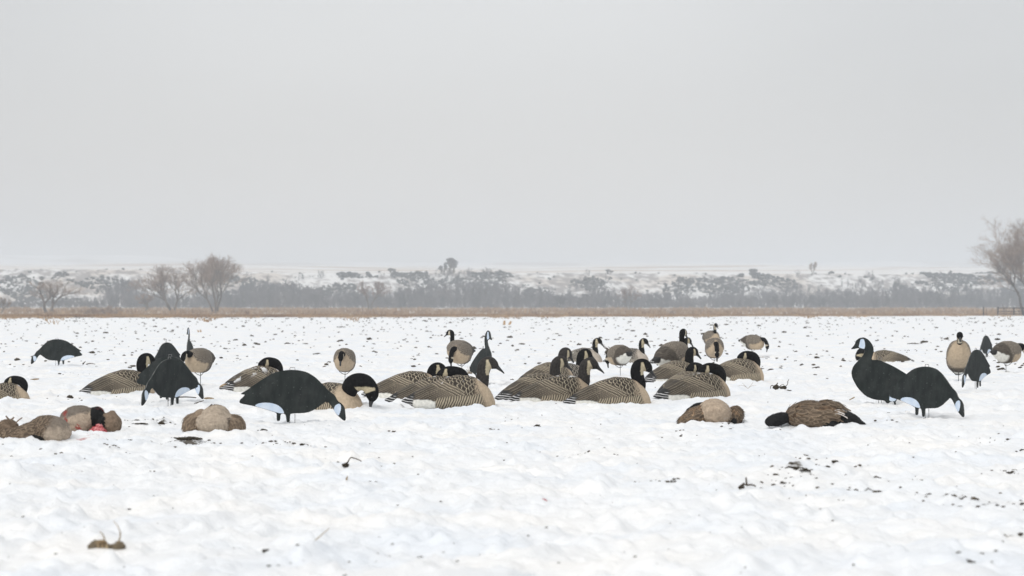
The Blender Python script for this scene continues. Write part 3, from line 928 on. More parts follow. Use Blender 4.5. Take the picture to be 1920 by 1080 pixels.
shell(753, 762, 0, 'up', 'front shell decoy with brownish plastic head and bill stretched right, snow on its breast', body='dusty', ax=0.0, plastic=True, scale=.99)
shell(650, 765, -38, 'feed', 'shell decoy behind the big black board, black head bent to the snow', body='b', ax=.60, turn=26)
shell(498, 731, 42, 'rest', 'snow dusted shell decoy with tucked head, behind the big black board', body='snowy', ax=.50)
shell(270, 734, 30, 'curve', 'shell decoy left of the black board cluster, upright black head against it', body='a', ax=.62)
shell(57, 744, 4, 'rest', 'shell decoy cut by the left edge of the picture, black head tucked back', body='dusty', ax=.715, scale=.74, sink=.02)

# ------------------------------------------------------------------ standing decoys on wire legs
FULL = full_body(31)
def wire_leg(side):
    p = catmull(np.array([[0.0, 0.0], [.5, .5], [1, 1]]), 3)
    pts = np.array([[0.03, side * 0.075, 0.135], [0.028, side * 0.060, 0.110], [0.018, side * 0.030, 0.085], [0.004, side * 0.004, 0.075]])
    return tube_geo(pts, 0.0036, 6)
STAND = []
for s_ in (1, -1):
    v, f_ = wire_leg(s_)
    STAND.append(('leg', new_mesh('leg', v, f_, M['wire'])))
v, f_ = tube_geo(np.array([[0, 0, -0.06], [0, 0, 0.05], [0, 0, 0.16]]), 0.0034, 6)
STAND.append(('stake', new_mesh('stake', v, f_, M['wire'])))
t_ = np.linspace(0, 2 * np.pi, 14)
v, f_ = tube_geo(np.c_[0.012 * np.cos(t_), 0.012 * np.sin(t_), 0.076 + 0 * t_], 0.003, 5)
STAND.append(('ring', new_mesh('ring', v, f_, M['wire'])))

def standing(px, py, yaw, pose, label, turn=0.0, scale=1.0, pitch=0.0, roll=0.0, zoff=0.0):
    root = empty('standing_goose_decoy')
    tag(root, label, 'goose decoy', 'full body goose decoys on wire legs')
    b_ = link('body', FULL, root)
    b_.location = (0, 0, 0.240)
    b_.rotation_euler = (math.radians(roll), math.radians(pitch), 0)
    for nm, me in get_head(pose, math.radians(turn), False, (0.50, 0.45, 0.36)):
        link(nm, me, root)
    for nm, me in STAND:
        link(nm, me, root)
    place(root, px, py, yaw, 0.0, scale)
    root.location.z += zoff
    return root

standing(1332, 659, -68, 's_up', 'small tan standing decoy with raised head, farthest back, above another decoy', scale=1.0)
standing(1339, 686, -88, 's_feed', 'standing decoy facing the camera, head hung straight down before its breast', scale=1.0)
standing(1410, 667, -40, 's_feed', 'small standing decoy alone at the back right of the flock, head down', scale=.92, pitch=8)
standing(1163, 703, 118, 's_feed', 'white bellied standing decoy facing left with head down, between two back shells', scale=.88, pitch=6, zoff=.03)
standing(1258, 712, 48, 's_up', 'tall standing decoy with white belly and raised black neck, centre right', scale=1.06, turn=12, pitch=-8)
standing(864, 687, 130, 's_up', 'decoy with raised black neck half hidden behind a feeding grey one', scale=1.0, turn=20)
standing(866, 696, -114, 's_feed', 'grey standing decoy with lowered head, behind the three overlapping shells', scale=.96, pitch=4)
standing(647, 712, -94, 's_mid', 'standing decoy looking straight at the camera above the feeding shell', scale=.93)
standing(376, 724, -114, 's_mid', 'standing decoy right of the black board cluster, bent black head touching it', scale=.89, pitch=5, zoff=.02)
standing(1797, 714, -97, 's_up', 'upright standing decoy with bare tan breast between the black boards on the right', scale=1.04, pitch=-34)
standing(1886, 698, 40, 's_mid', 'standing decoy at the right edge of the picture, neck stretched forward', scale=.98, pitch=2)

# ------------------------------------------------------------------ flat board silhouettes
def px_shape(pts, ox, oz, k):
    return [((x - ox) / k, (oz - y) / k) for x, y in pts]

FEED_PTS = px_shape([(245, 688), (262, 694), (285, 695), (275, 712), (248, 735), (235, 755), (240, 775), (370, 800), (470, 828), (562, 858), (574, 868), (574, 928), (582, 936), (598, 934), (606, 926), (610, 872), (640, 868),
    (656, 882), (664, 940), (674, 950), (688, 946), (696, 880), (704, 868), (850, 862), (915, 835), (985, 785), (1020, 758), (1050, 772), (1090, 830), (1112, 872), (1160, 917), (1188, 937), (1203, 922), (1196, 850), (1190, 812),
    (1165, 778), (1128, 755), (1104, 705), (1045, 660), (980, 592), (920, 534), (850, 492), (770, 473), (690, 470), (620, 478), (540, 500), (460, 545), (380, 600), (310, 650)], 690, 970, 1387.0)
FEED_CHEEK = px_shape([(1140, 777), (1156, 790), (1158, 820), (1152, 850), (1136, 889), (1112, 868), (1094, 838), (1094, 815), (1110, 790)], 690, 970, 1387.0)
FEED_RUMP = px_shape([(372, 798), (400, 778), (450, 768), (520, 770), (580, 788), (620, 818), (642, 858), (636, 866), (600, 864), (560, 854), (470, 826)], 690, 970, 1387.0)
SENT_PTS = px_shape([(198, 333), (240, 288), (250, 250), (285, 222), (330, 213), (375, 235), (410, 275), (430, 320), (428, 370), (405, 440), (480, 438), (560, 470), (640, 508), (770, 585), (850, 640), (905, 690), (885, 712), (905, 735),
    (800, 750), (720, 775), (650, 850), (654, 882), (640, 886), (628, 850), (590, 858), (586, 868), (560, 870), (540, 842), (440, 835), (350, 800), (270, 720), (215, 620), (205, 560), (225, 500), (280, 440), (320, 400), (345, 350), (335, 335), (300, 325), (270, 322), (235, 330)], 495, 885, 1274.0)
SENT_CHEEK = px_shape([(298, 232), (330, 230), (340, 262), (343, 300), (336, 330), (300, 322), (278, 312), (288, 270)], 495, 885, 1274.0)
SENT_RUMP = px_shape([(690, 752), (690, 775), (648, 848), (600, 852), (584, 838), (590, 800), (620, 752), (650, 742)], 495, 885, 1274.0)

def smooth_poly(pts, n_iter=2):
    P = np.array(pts)
    for _ in range(n_iter):
        Q = np.roll(P, -1, 0)
        P = np.stack([0.8 * P + 0.2 * Q, 0.2 * P + 0.8 * Q], 1).reshape(-1, 2)
    return P

def board_mesh(name, pts, y0, y1, mat, n_iter=1, bend=0.0):
    P = smooth_poly(pts, n_iter)
    n = len(P)
    V = [(p[0], y0, p[1]) for p in P] + [(p[0], y1, p[1]) for p in P]
    area = 0.5 * sum(P[i][0] * P[(i + 1) % n][1] - P[(i + 1) % n][0] * P[i][1] for i in range(n))
    idx = list(range(n)) if area > 0 else list(range(n))[::-1]
    from mathutils.geometry import tessellate_polygon
    tris = tessellate_polygon([[Vector((P[i][0], P[i][1], 0)) for i in range(n)]])
    Fc = []
    for t in tris:
        a, b_, c = t
        A = np.cross(P[b_] - P[a], P[c] - P[a])
        if A < 0: a, b_, c = c, b_, a
        Fc.append((a, b_, c)); Fc.append((c + n, b_ + n, a + n))
    for k in range(n):
        a, b_ = idx[k], idx[(k + 1) % n]
        Fc.append((b_, a, a + n, b_ + n))
    me = new_mesh(name, np.array(V), Fc, mat, smooth=False)
    if mat is M['board']:
        me.materials.append(M['board_edge'])
        for p in me.polygons:
            if abs(p.normal.y) < .5: p.material_index = 1
    return me

def board_set(pts, cheek, rump, mirror):
    s = -1 if mirror else 1
    f_ = lambda q: [(s * x, z) for x, z in q]
    return (board_mesh('board', f_(pts), -0.004, 0.004, M['board']), board_mesh('cheek_patch', f_(cheek), -0.0055, 0.0055, M['patch']), board_mesh('rump_patch', f_(rump), -0.0055, 0.0055, M['patch']))
BSETS = {('feed', 1): board_set(FEED_PTS, FEED_CHEEK, FEED_RUMP, False), ('feed', -1): board_set(FEED_PTS, FEED_CHEEK, FEED_RUMP, True),
         ('sentry', -1): board_set(SENT_PTS, SENT_CHEEK, SENT_RUMP, False), ('sentry', 1): board_set(SENT_PTS, SENT_CHEEK, SENT_RUMP, True)}

def wire_stake(top, gap, loop=0.012):
    w = gap / 2
    pts = np.array([[-w, 0.0065, -0.05], [-w, 0.0065, top], [-w + .002, 0.0065, top + loop], [w - .002, 0.0065, top + loop], [w, 0.0065, top], [w, 0.0065, -0.05]])
    v, f_ = tube_geo(pts, 0.0022, 5)
    return new_mesh('wire_stake', v, f_, M['wire_light'])
STK = {'feed': wire_stake(0.362, 0.034), 'sentry': wire_stake(0.36, 0.022), 'long': wire_stake(0.385, 0.018)}

def silhouette(px, py, yaw, typ, face, label, scale=1.0, zoff=0.0, stake=None, tilt=0.0, lean=0.0):
    root = empty('goose_silhouette_decoy')
    tag(root, label, 'goose silhouette', 'flat black goose silhouette boards')
    B = BSETS[(typ, face)]
    for nm, me in zip(('board', 'cheek_patch', 'rump_patch'), B):
        link(nm, me, root)
    st_ = link('wire_stake', STK[stake or typ], root)
    if typ == 'feed': st_.location = (0.018 * face, 0, 0.0)
    x, y = ground_pt(px, py)
    root.location = (x, y, gz(x, y) + zoff)
    root.rotation_euler = (math.radians(lean), math.radians(tilt), math.radians(yaw))
    root.scale = (scale,) * 3
    return root

silhouette(109, 685, -4, 'feed', -1, 'small black feeding silhouette board alone at the far left')
silhouette(314, 697, 69, 'feed', -1, 'rearmost board of the black cluster, only its hump and wire loop showing', stake='long')
silhouette(315, 750, -33, 'feed', 1, 'black board in the cluster with its beak down on the right', scale=1.02)
silhouette(322, 756, 62, 'feed', -1, 'front black board of the cluster with beak down on the left and pale rump patch', scale=1.06)
silhouette(357, 686, 86, 'sentry', -1, 'black board seen edge on as a thin upright line', scale=1.0)
silhouette(543, 790, 2, 'feed', 1, 'largest black silhouette board feeding to the right, in the front row')
silhouette(905, 722, -66, 'sentry', 1, 'narrow black silhouette board with tall neck behind the brown headed shell', scale=1.0)
silhouette(1650, 757, 4, 'sentry', -1, 'big black sentry board with raised head facing left and pale cheek')
silhouette(1849, 670, 62, 'feed', -1, 'black board peeking out behind the right hand boards beside the edge decoy')
silhouette(1832, 733, 58, 'feed', -1, 'narrow black feeding board facing left on the right, in front of the upright decoy')
silhouette(1733, 781, -54, 'feed', 1, 'black feeding board facing right, overlapping the tail of the sentry board')

# ------------------------------------------------------------------ dead geese
def ico(sub=3):
    import bmesh
    bm = bmesh.new()
    bmesh.ops.create_icosphere(bm, subdivisions=sub, radius=1.0)
    V = np.array([v.co[:] for v in bm.verts]); Fc = np.array([[v.index for v in f.verts] for f in bm.faces])
    bm.free()
    return V, Fc
ICO3 = ico(3); ICO2 = ico(2); ICO1 = ico(1)

def rotm(rx, ry, rz):
    from mathutils import Euler
    return np.array(Euler((math.radians(rx), math.radians(ry), math.radians(rz))).to_matrix())

def dead_goose(px, py, yaw, ells, label, paint, feathers=(), voxel=0.0065, ruff=0.006, flow=(1, 0, -.3), skip=(), count=2600, tiles=()):
    """ells: (cx,cy,cz, rx,ry,rz, (euler deg)) fused into one continuous body"""
    acc = Acc()
    prim = []
    for (cx, cy, cz, rx, ry, rz, eu) in ells:
        R = rotm(*eu)
        V, Fc = ICO3
        acc.add((V * [rx, ry, rz]) @ R.T + [cx, cy, cz], Fc)
        prim.append((np.array([cx, cy, cz]), R, np.array([rx, ry, rz])))
    me0 = new_mesh('tmp_body', np.vstack(acc.v), np.vstack(acc.f))
    o = link('tmp_body', me0)
    md = o.modifiers.new('r', 'REMESH'); md.mode = 'VOXEL'; md.voxel_size = voxel
    sm = o.modifiers.new('s', 'SMOOTH'); sm.iterations = 3; sm.factor = 0.5
    dg = bpy.context.evaluated_depsgraph_get()
    ev = o.evaluated_get(dg)
    tm = ev.to_mesh()
    nV = len(tm.vertices)
    V = np.empty(nV * 3); tm.vertices.foreach_get('co', V); V = V.reshape(-1, 3)
    N = np.empty(nV * 3); tm.vertices.foreach_get('normal', N); N = N.reshape(-1, 3)
    Fc = [tuple(p.vertices) for p in tm.polygons]
    ev.to_mesh_clear()
    bpy.data.objects.remove(o); bpy.data.meshes.remove(me0)
    # which fused volume a point belongs to, and its local coordinates
    best = np.full(nV, 1e9); own = np.zeros(nV, int); loc = np.zeros((nV, 3))
    for i, (c, R, r) in enumerate(prim):
        L = (V - c) @ R
        d = np.linalg.norm(L / r, axis=1) + 0.05 * noise3(V, 30, 5 + i)
        m_ = d < best
        best[m_] = d[m_]; own[m_] = i; loc[m_] = (L / r)[m_]
    col, rel = paint(V, own, loc)
    V = V + N * (rel + ruff * noise3(V, 26, 77, 3))[:, None]
    root = empty('dead_goose')
    tag(root, label, 'dead goose', 'dead geese laid out in front of the decoys')
    link('body', new_mesh('goose_body', V, Fc, M['feather'], col), root)
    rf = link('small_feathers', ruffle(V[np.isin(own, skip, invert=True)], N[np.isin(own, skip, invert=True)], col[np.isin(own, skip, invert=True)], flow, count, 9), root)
    rf['kind'] = 'stuff'
    for (own_, d_, st_, le_, wi_, ca_, cb_) in tiles:
        mk = np.isin(own, own_)
        cf = link('covert_feathers', coverts(V[mk], N[mk], d_, st_, le_, wi_, np.array(ca_), np.array(cb_), 3), root)
        cf['kind'] = 'stuff'
    place(root, px, py, yaw, 0.0, 1.0, 0.012)
    for (x, y, z, length, width, eu, c) in feathers:
        link('feather', feather_mesh(length, width, eu, c, (x, y, z)), root)
    return root

def ruffle(V, N, col, d, count, seed, lmin=.012, lmax=.026):
    rng = np.random.default_rng(seed)
    idx = rng.integers(0, len(V), count)
    P = V[idx]; n_ = N[idx]
    D = np.broadcast_to(np.array(d, float), P.shape) + rng.normal(0, .22, P.shape)
    D = D - (D * n_).sum(1)[:, None] * n_
    D /= np.linalg.norm(D, axis=1)[:, None] + 1e-6
    S = np.cross(n_, D)
    L = rng.uniform(lmin, lmax, count)[:, None]; W = L * rng.uniform(.30, .46, (count, 1))
    lift = rng.uniform(.0, .07, (count, 1))
    b0 = P - n_ * .002
    pts = [b0 - S * W * .30, b0 + S * W * .30, b0 + D * L * .6 + S * W * .5 + n_ * L * lift, b0 + D * L + n_ * L * lift * 1.4, b0 + D * L * .6 - S * W * .5 + n_ * L * lift, b0 + D * L * .55 + n_ * (L * lift + W * .12)]
    VV = np.stack(pts, 1).reshape(-1, 3)
    o = (np.arange(count) * 6)[:, None]
    F4 = np.concatenate([o + np.array([[0, 1, 2, 5]]), o + np.array([[0, 5, 4, 0]])[:, :4], o + np.array([[5, 2, 3, 4]])], 0)
    F3 = [(int(k) * 6, int(k) * 6 + 1, int(k) * 6 + 2, int(k) * 6 + 5) for k in range(count)] + [(int(k) * 6, int(k) * 6 + 5, int(k) * 6 + 4) for k in range(count)] + [(int(k) * 6 + 5, int(k) * 6 + 2, int(k) * 6 + 3, int(k) * 6 + 4) for k in range(count)]
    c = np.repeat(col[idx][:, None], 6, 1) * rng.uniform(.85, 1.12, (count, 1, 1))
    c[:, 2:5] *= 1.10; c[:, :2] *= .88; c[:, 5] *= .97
    return new_mesh('small_feathers', VV, F3, M['feather'], c.reshape(-1, 3), smooth=True)

def coverts(V, N, d, step, length, width, c0, c1, seed, lift=.05):
    """rows of larger flat wing feathers laid like tiles over the given surface points"""
    rng = np.random.default_rng(seed)
    d = np.array(d, float); d /= np.linalg.norm(d)
    u = V @ d
    side = np.cross(d, [0, 1, 0]); w_ = V @ side
    key = {}
    for i in range(len(V)):
        if V[i, 1] > .06 or V[i, 2] < .01: continue
        r = int(u[i] // step)
        k = (r, int((w_[i] + (r % 2) * width * .35) // (width * .7)), V[i, 1] < 0)
        if k not in key or rng.random() < .05: key[k] = i
    a_ = Acc()
    for i in key.values():
        n_ = N[i]; D = d + rng.normal(0, .07, 3); D -= D @ n_ * n_; D /= np.linalg.norm(D) + 1e-6
        S = np.cross(n_, D)
        L = length * rng.uniform(.85, 1.15); W = width * rng.uniform(.85, 1.1)
        rows_ = []; cols = []
        tone = rng.uniform(.8, 1.2)
        for t in np.linspace(0, 1, 6):
            hw = .5 * W * (math.sin(math.pi * min(1, t * .80 + .18)) ** .6)
            for q in (-1, -.55, 0, .55, 1):
                rows_.append(V[i] - n_ * .001 + D * L * (t - .25) + S * hw * q + n_ * (lift * .4 * L * t * t + W * .10 * (1 - q * q) * .5))
                e_ = max(abs(q) ** 3, sstep(.72, 1.0, t))
                cols.append((c0 * (1 - e_) + c1 * e_) * tone * (.8 if q == 0 else 1))
        a_.add(np.array(rows_), grid_faces(6, 5), np.array(cols))
    return a_.mesh('covert_feathers', M['feather'])

def feather_mesh(length, width, eu, c, loc):
    n = 9
    t = np.linspace(0, 1, n)
    w = width * 0.5 * np.sin(np.pi * np.clip(t * 0.86 + 0.10, 0, 1)) ** 0.7
    zc = -0.18 * length * t ** 2
    rows = []
    for k in range(n):
        for q, dz in ((-1, -0.12), (-0.5, 0), (0, 0.10), (0.5, 0), (1, -0.12)):
            rows.append([t[k] * length, q * w[k], zc[k] + dz * width])
    V = np.array(rows) @ rotm(*eu).T + np.array(loc)
    F1 = grid_faces(n, 5)
    V2 = V + np.array([0, 0, -0.0015])
    Vv = np.vstack([V, V2]); Ff = np.vstack([F1, F1[:, ::-1] + len(V)])
    cc = np.tile(np.array(c), (n * 5, 1))
    cc[::5] *= 1.5; cc[4::5] *= 1.5; cc[2::5] *= 0.7
    return new_mesh('feather', Vv, Ff, M['feather'], np.vstack([cc, cc]))

BR = np.array([0.150, 0.110, 0.078]); BRD = np.array([0.060, 0.044, 0.032]); BRL = np.array([0.32, 0.245, 0.17]); PALE = np.array([0.40, 0.345, 0.285])

def rows(L, scale, axis=0, w=0.1, p=0.06, tone=1.0, ratio=.9):
    e, lb, h = scallops(L[:, axis] * scale + 0.03 * perlin(L[:, 0] * 6, L[:, 1] * 6, 2), L[:, 2] * scale * 0.9 + L[:, 1] * scale * 0.4, p, w, 1.7, ratio)
    c = mixc(np.tile(BRD, (len(L), 1)) * (0.8 + 0.6 * h[:, None]), BR, sstep(.5, 1.4, e))
    c = mixc(c, BRL, (1 - sstep(.12, .32, e)) * 0.8)
    return c * tone, np.exp(-e * 1.5) * 0.004

def streak(V, sc, seed=0, direction=(1, 0, 0)):
    d = np.array(direction, float)
    a = V @ d
    return fbm(a * sc * 0.35, (V[:, 2] * 1.3 + V[:, 1]) * sc + 0.4 * a * sc, seed, 3, 0.6)

# goose on its back seen end on: pale belly between two folded wings
def paint_d3(V, own, L):
    col = np.tile(PALE * [1.02, .98, .93], (len(V), 1)) * (1 + 0.22 * streak(V, 60, 3, (.3, 0, .9)))[:, None]
    c2, r2 = rows(L, 0.10, 0, .028, .020, 1.15)
    w = own >= 1
    wmix = (w & ((own <= 2) | (own == 6))).astype(float)
    soft = mixc(np.tile(BR * 1.55, (len(V), 1)), BRL, 0.5 + 0.5 * streak(V, 50, 5))
    col = mixc(col, soft, wmix * 0.9); col = mixc(col, c2, wmix * 0.25)
    top = sstep(.165, .178, V[:, 2])
    col = mixc(col, BRD * 1.4, top * 0.7)
    gap = np.maximum(np.exp(-((V[:, 0] + .098 + .15 * (V[:, 2] - .05)) / .006) ** 2) * (V[:, 2] < .10), np.exp(-((V[:, 0] - .112 + .15 * (V[:, 2] - .05)) / .010) ** 2) * (V[:, 2] < .10))  # shade in the creases beside the wings, painted as dark lines
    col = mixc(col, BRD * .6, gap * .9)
    # shade of the gaps where wings meet belly, painted black on two lobes
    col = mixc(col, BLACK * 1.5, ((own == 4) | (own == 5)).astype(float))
    rel = np.zeros(len(V))
    return col, rel
dead_goose(400, 808, 0, [(.01, 0, .060, .128, .17, .080, (0, 0, 0)), (-.118, .03, .046, .074, .15, .080, (0, 16, 6)), (.122, .03, .042, .066, .14, .076, (0, -18, -6)),
                        (.015, .0, .082, .092, .15, .092, (10, 0, 0)), (.100, -.015, .030, .022, .10, .035, (0, 0, -8)), (-.105, -.01, .045, .012, .10, .05, (0, 0, 8)), (-.075, .04, .090, .058, .10, .056, (0, 20, 0))],
           'dead goose on its back, pale belly between two folded brown wings, alone on the left', paint_d3,
           [(.005, .02, .176, .05, .018, (0, 30, -60), BRD), (-.01, .02, .178, .045, .016, (0, 25, -120), BRD), (.03, .02, .172, .05, .016, (0, 40, -30), BR), (.115, -.10, .02, .09, .02, (0, 5, -100), BLACK * 1.4)], flow=(0, 0, -1), tiles=[((1,), (-.15, 0, -1), .022, .046, .026, BR * 1.15, BRL * .8), ((2,), (.15, 0, -1), .022, .046, .026, BR * 1.15, BRL * .8)])

# goose with round pale breast, neck folded away, wing to the left
def paint_d4(V, own, L):
    n = len(V)
    col = np.tile(PALE * [1.04, .96, .88], (n, 1)) * (1 + 0.28 * streak(V, 46, 11, (.2, 0, 1)))[:, None]
    gloss = sstep(.1, .5, noise3(V, 16, 9)) * (own == 0) * sstep(-.1, .6, L[:, 0])
    col = mixc(col, [0.55, 0.52, 0.49], gloss * 0.6)
    c2, r2 = rows(L, 0.13, 0, .032, .017, 1.25)
    w = np.isin(own, (1, 2, 5))
    col = mixc(col, c2 * [1.0, .88, .76], w * 0.95)
    col = mixc(col, BLACK * 0.8, np.isin(own, (3, 4)).astype(float))
    return col, r2 * w * 0.8
dead_goose(1330, 792, 0, [(.035, 0, .085, .108, .15, .092, (0, 14, 0)), (-.085, .0, .055, .115, .11, .068, (0, -26, 0)), (-.135, -.03, .035, .075, .08, .048, (0, -14, 0)),
                          (-.075, .06, .112, .078, .05, .032, (0, -22, 0)), (.155, .00, .030, .025, .09, .040, (0, 0, 0)), (.165, .05, .060, .058, .11, .070, (0, 32, 0))],
           'dead goose with round pale breast turned up and wing tip pointing left', paint_d4,
           [(-.17, -.02, .050, .085, .020, (0, 30, 172), BRD * .7), (-.165, -.05, .042, .080, .020, (0, 24, 180), BRD * .6), (-.16, .0, .062, .070, .018, (0, 32, 165), BR), (.03, -.01, .178, .07, .016, (0, 25, 10), BRD), (.05, -.02, .172, .06, .014, (0, 35, -20), BR)], flow=(-.6, 0, -.8), skip=(2,), tiles=[((1, 2), (-1, 0, -.45), .020, .044, .026, BRD * 1.7, BRL * .7), ((5,), (.5, 0, -1), .020, .044, .026, BRD * 1.5, BRL * .6)])

# goose lying on its belly, black neck left, brown wing, black tail right
def paint_d5(V, own, L):
    n = len(V)
    e, lb, h = scallops(V[:, 0] * 0.95 - V[:, 2] * 0.5 + 0.01 * perlin(V[:, 0] * 20, V[:, 2] * 20, 3) + 1.0, V[:, 2] * 1.0 + V[:, 0] * .30 + V[:, 1] * .3, .048, .036, 1.9, .9)
    c2 = mixc(np.tile(BRD * 1.3, (n, 1)), BR * 1.05, sstep(.3, 1.2, e)) * (0.8 + .5 * h[:, None])
    c2 = mixc(c2, BRL, (1 - sstep(.06, .2, e)) * 0.8)
    c2 = c2 * np.array([.92, .82, .72])
    col = c2
    blk = np.isin(own, (2, 3, 5, 6)) | ((own == 4) & (V[:, 2] < .125 + .2 * (V[:, 0] - .1)))
    col = mixc(col, BLACK * (1 + 0.8 * streak(V, 70, 4)[:, None]), blk.astype(float))
    wh = np.exp(-(((V[:, 0] - .135) / .052) ** 2 + ((V[:, 2] - .098 - .25 * (V[:, 0] - .135)) / .019) ** 2)) * (V[:, 1] < .06)
    wh = sstep(.35, .65, wh + .25 * noise3(V, 40, 12))
    col = mixc(col, [0.62, 0.58, 0.54], wh)
    return col, np.exp(-e * 1.5) * 0.004 * (~blk)
dead_goose(1525, 797, 0, [(-.035, .02, .080, .140, .13, .088, (0, -6, 0)), (.03, -.055, .068, .150, .07, .066, (0, -8, 4)), (-.225, -.01, .052, .090, .05, .042, (0, -14, 0)), (.19, .0, .062, .125, .09, .052, (0, 18, 0)),
                          (.115, .05, .118, .105, .07, .050, (0, 12, 0)), (.10, -.03, .030, .110, .09, .040, (0, 0, 0)), (.265, -.02, .032, .070, .06, .026, (0, 16, 0))],
           'dead goose lying on its belly, black neck left, black tail right', paint_d5,
           [(.22, -.03, .052, .12, .026, (0, 20, -6), BLACK * 1.3), (.21, -.05, .036, .11, .024, (0, 14, -14), BLACK * 1.8), (.23, .0, .060, .11, .022, (0, 22, 4), BLACK * 1.2), (.14, -.09, .022, .11, .024, (0, 4, -20), BLACK * 2),
            (.15, .03, .142, .10, .030, (0, 12, 5), BR), (.10, -.115, .060, .075, .026, (0, 2, 0), BR * .9), (.06, -.120, .070, .08, .026, (0, -4, 0), BR * 1.1), (.115, -.085, .112, .075, .030, (0, 8, 4), [0.62, .58, .54]), (.13, -.095, .098, .080, .030, (0, 14, 6), [0.66, .62, .58]), (.15, -.07, .105, .06, .024, (0, 16, 8), [0.60, .56, .52])], flow=(1, 0, -.35), skip=(0, 1, 4), count=900, tiles=[((0, 4), (1, 0, -.25), .026, .062, .036, BRD * 1.5, BRL * .8), ((1,), (1, 0, -.12), .030, .075, .036, BR * .85, BRL * .9)])

# far-left goose: body seen from behind with barred flank, pale breast to the right
def paint_d1(V, own, L):
    n = len(V)
    e, lb, h = scallops(-V[:, 0] + .5 * V[:, 2] + 1.0, V[:, 2] + V[:, 1] * .4 + .3 * V[:, 0], .020, .05, 1.6, .6)
    c2 = mixc(np.tile(BRD * 1.25, (n, 1)), BR * 1.1, sstep(.4, 1.3, e))
    c2 = mixc(c2, BRL, (1 - sstep(.1, .34, e)) * 0.75)
    col = c2
    pale = sstep(.055, .085, V[:, 0] + .45 * (.09 - V[:, 2]) + .02 * noise3(V, 20, 3)) * (own == 0)
    pc = np.tile(PALE * [1, .95, .9], (n, 1)) * (1 + 0.25 * streak(V, 60, 11, (.3, 0, 1)))[:, None]
    grey = np.array([.16, .135, .11])
    pc = mixc(pc, grey, sstep(.075, .13, V[:, 2] + .02 * noise3(V, 20, 8)) * .8)
    col = mixc(col, pc, pale)
    col = mixc(col, BLACK * .9, np.isin(own, (3, 4)).astype(float))
    ruffc = np.tile(BR * 1.1, (n, 1)) * (1 + .6 * streak(V, 50, 7))[:, None]
    col = mixc(col, ruffc, (own == 5).astype(float))
    chk = (own == 4) & (V[:, 0] < -.125) & (V[:, 0] > -.152)
    col = mixc(col, [.50, .44, .34], chk.astype(float))
    return col, np.exp(-e * 1.5) * 0.003 * (own != 0)
dead_goose(72, 822, 0, [(.065, 0, .082, .125, .13, .090, (0, 8, 0)), (-.055, -.02, .062, .155, .10, .062, (0, -20, 0)), (-.165, .0, .050, .090, .08, .050, (0, 0, 0)), (.00, -.10, .030, .060, .04, .036, (0, -6, 0)),
                        (-.105, -.12, .016, .085, .035, .018, (0, -4, 0)), (-.175, .03, .105, .060, .06, .042, (0, 10, 0)), (-.255, .02, .070, .050, .06, .075, (0, 0, 0))],
           'dead goose in the lower left with pale breast to the right and ruffled tail', paint_d1,
           [(-.13, .0, .125, .05, .022, (0, -50, 20), BR * 1.2), (-.15, -.02, .13, .05, .022, (0, -60, 160), BR), (-.17, .03, .135, .045, .02, (0, -40, 60), BR * 1.3), (-.21, -.04, .07, .11, .03, (0, 22, 195), BRD), (-.20, -.06, .05, .11, .028, (0, 18, 188), BR),
            (-.22, .0, .09, .10, .028, (0, 10, 175), BRD * 1.2), (-.23, -.02, .115, .09, .026, (0, -20, 178), BR), (-.03, -.11, .055, .12, .022, (0, -4, 176), BRL), (.0, -.115, .045, .10, .02, (0, 2, 174), BRL * .9)], flow=(-1, 0, -.3), tiles=[((1,), (-1, 0, -.35), .020, .050, .034, BRD * 1.5, BRL * .8)])

# bloodied goose beside it
def paint_d2(V, own, L):
    n = len(V)
    col = np.tile(PALE * [1.02, .95, .88], (n, 1)) * (1 + 0.22 * streak(V, 60, 21, (.3, 0, 1)))[:, None]
    g_ = np.array([.17, .145, .12])
    col = mixc(col, g_, sstep(.115, .15, V[:, 2] - .3 * V[:, 0] + .02 * noise3(V, 18, 2)) * (own == 0))
    bars = 0.5 + 0.5 * np.sin(V[:, 0] * 360)
    bx = sstep(.045, .06, V[:, 0]) * (own == 0) * (V[:, 2] < .075)
    col = mixc(col, BRD, bars * bx * .7)
    col = mixc(col, BLACK * .8, np.isin(own, (1, 2)).astype(float))
    rb = np.tile(BR * 1.35, (n, 1)) * (1 + .35 * streak(V, 60, 31))[:, None]
    col = mixc(col, rb, np.isin(own, (3, 4, 5)).astype(float))
    bl = np.exp(-(((V[:, 0] + .028) / .022) ** 2 + ((V[:, 2] - .045) / .028) ** 2)) * 1.0
    bl = np.maximum(bl, .9 * np.exp(-(((V[:, 0] + .015) / .020) ** 2 + ((V[:, 2] - .022) / .014) ** 2)))
    bl = np.maximum(bl, .9 * np.exp(-(((V[:, 0] + .105) / .014) ** 2 + ((V[:, 2] - .09) / .02) ** 2)))
    bl = np.maximum(bl, .75 * np.exp(-(((V[:, 0] + .115) / .03) ** 2 + ((V[:, 2] - .13) / .03) ** 2)))
    bl = np.maximum(bl, .55 * np.exp(-(((V[:, 0] - .10) / .06) ** 2 + ((V[:, 2] - .155) / .025) ** 2)))
    bl = bl * (V[:, 1] < .08) + .30 * noise3(V, 60, 9)
    col = mixc(col, [0.30, 0.03, 0.025], sstep(.42, .75, bl) * .85)
    return col, np.zeros(n)
